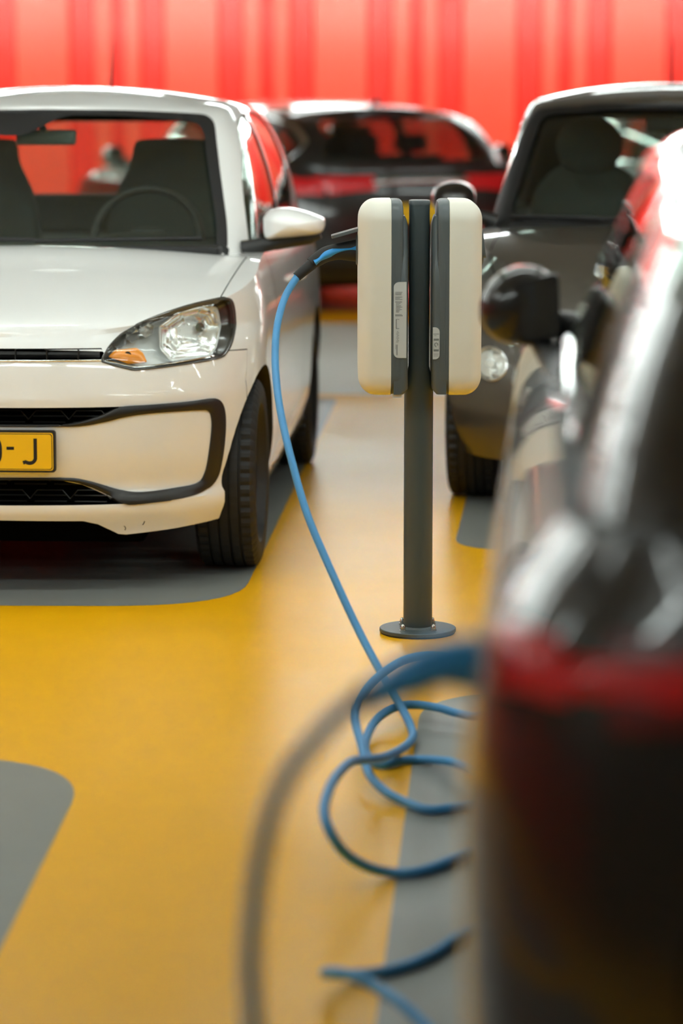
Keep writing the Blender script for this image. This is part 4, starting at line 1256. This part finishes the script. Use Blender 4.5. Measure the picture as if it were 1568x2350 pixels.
# ------------------------------------------------------------------ charging cable: one cord, a plug at each end
def charging_cable():
    cord = [(-.117, 7.5, .976), (-.149, 7.456, .925), (-.168, 7.391, .861), (-.173, 7.315, .799), (-.169, 7.232, .728), (-.155, 7.141, .648), (-.128, 7.045, .548), (-.086, 6.944, .419), (-.026, 6.839, .293), (.038, 6.73, .172), (.09, 6.60, .095), (.125, 6.47, .058),
            (.149, 6.367, .035), (.161, 6.30, .018), (.161, 6.21, .018), (.135, 6.06, .03), (.09, 5.873, .055), (.046, 5.726, .085), (.017, 5.620, .105),
            (-.012, 5.355, .14), (-.028, 5.196, .145), (-.032, 5.112, .13), (-.018, 5.076, .10), (.009, 5.086, .06), (.049, 5.106, .03), (.091, 5.132, .012), (.135, 5.137, .011), (.177, 5.174, .011), (.227, 5.249, .011), (.29, 5.36, .011), (.335, 5.50, .011),
            (.330, 5.60, .011), (.282, 5.645, .011), (.232, 5.617, .011), (.176, 5.602, .011), (.129, 5.661, .013), (.093, 5.711, .02), (.063, 5.795, .03), (.051, 5.861, .045), (.045, 5.94, .06), (.034, 6.058, .075), (.031, 6.157, .085), (.040, 6.261, .095), (.065, 6.362, .11), (.104, 6.429, .13), (.151, 6.505, .14), (.208, 6.558, .14), (.273, 6.575, .13), (.325, 6.561, .11),
            (.357, 6.50, .08), (.350, 6.40, .05), (.314, 6.36, .035), (.267, 6.415, .03), (.226, 6.447, .035), (.177, 6.476, .035), (.134, 6.457, .035), (.095, 6.393, .03), (.069, 6.303, .022), (.053, 6.159, .015), (.062, 6.039, .012), (.089, 5.985, .011), (.13, 6.025, .011), (.173, 6.035, .011), (.215, 5.99, .02), (.247, 5.914, .032), (.289, 5.803, .034),
            (.335, 5.66, .036), (.352, 5.45, .034), (.345, 5.2, .015), (.31, 4.97, .011),
            (.261, 4.834, .011), (.213, 4.751, .011), (.159, 4.638, .011), (.108, 4.568, .011), (.053, 4.529, .011), (.0, 4.494, .02), (-.026, 4.440, .04), (-.012, 4.375, .062), (.022, 4.34, .066), (.056, 4.311, .058), (.095, 4.252, .05), (.138, 4.183, .03), (.176, 4.073, .015),
            (.20, 3.85, .011), (.17, 3.5, .011), (.08, 3.15, .011), (-.02, 2.90, .011), (-.075, 2.76, .03), (-.080, 2.71, .12), (-.080, 2.70, .28), (-.083, 2.70, .42), (-.088, 2.7, .551), (-.091, 2.7, .61), (-.087, 2.7, .673), (-.077, 2.7, .74), (-.058, 2.7, .798), (-.027, 2.7, .842), (.007, 2.7, .876), (.033, 2.70, .888)]
    root = thing('charging_cable', 'coiled blue charging cable lying on the floor, from charger box to the dark car', 'cable', (0, 0, 0))
    bm = bmesh.new(); add_tube(bm, spline(cord, 6), .0098, 16)
    obj('cord', bm, M['blue'], root, angle=0)
    def plug(axis_pts, sizes, boot, grip_a, grip_b, yoff, m):
        e = empty('plug', root)
        bm = bmesh.new(); add_tube(bm, spline(axis_pts, 6), [tuple(x) for x in spline(sizes, 6)], 24)
        obj('plug_body', bm, m, e, angle=50)
        bm = bmesh.new(); add_tube(bm, boot, [.0135, .0145, .0155], 20)
        obj('cable_boot', bm, M['plastic'], e, angle=50)
        bm = bmesh.new()
        A, B = spline(grip_a, 6), spline(grip_b, 6)
        for side in (-1, 1):
            rows = []
            for a, b in zip(A, B):
                row = [(a[0], a[1], a[2])]
                for k in range(7):
                    t = k / 6
                    row.append((a[0] + (b[0] - a[0]) * t, a[1] + side * (yoff * (.78 + .36 * math.sin(math.pi * t))), a[2] + (b[2] - a[2]) * t))
                row.append((b[0], b[1], b[2]))
                rows.append(row)
            add_grid(bm, rows)
        obj('plug_grip', bm, M['grip'], e, angle=60)
        return e
    # charger end; sizes: (across y, across z)
    Y = 7.523
    plug([(.050, Y, 1.043), (.022, Y, 1.042), (-.010, Y, 1.040), (-.040, Y, 1.033), (-.062, Y - .008, 1.021), (-.082, Y - .014, 1.008)], [(.026, .032), (.024, .027), (.023, .022), (.022, .021), (.020, .019), (.016, .016)],
         [(-.120, Y - .023, .974), (-.098, Y - .018, .992), (-.078, Y - .012, 1.008)],
         [(.044, Y, 1.063), (.026, Y, 1.053), (.005, Y, 1.051), (-.020, Y, 1.050), (-.045, Y - .004, 1.041), (-.062, Y - .008, 1.025), (-.075, Y - .010, 1.019)],
         [(.044, Y, 1.036), (.026, Y, 1.043), (.005, Y, 1.040), (-.020, Y, 1.030), (-.040, Y - .004, 1.022), (-.055, Y - .008, 1.016), (-.067, Y - .010, 1.005)], .0235, M['plastic'])
    # car end
    y = 2.70
    plug([(.135, y, .918), (.115, y, .920), (.09, y, .917), (.065, y, .906), (.045, y, .895), (.03, y, .887)], [(.028, .030), (.026, .027), (.024, .023), (.022, .021), (.019, .018), (.016, .015)],
         [(.015, y, .879), (.028, y, .886), (.04, y, .892)],
         [(.125, y, .940), (.10, y, .936), (.075, y, .928), (.05, y, .915)], [(.125, y, .905), (.10, y, .900), (.075, y, .890), (.05, y, .886)], .026, M['grip'])
    return root
charging_cable()
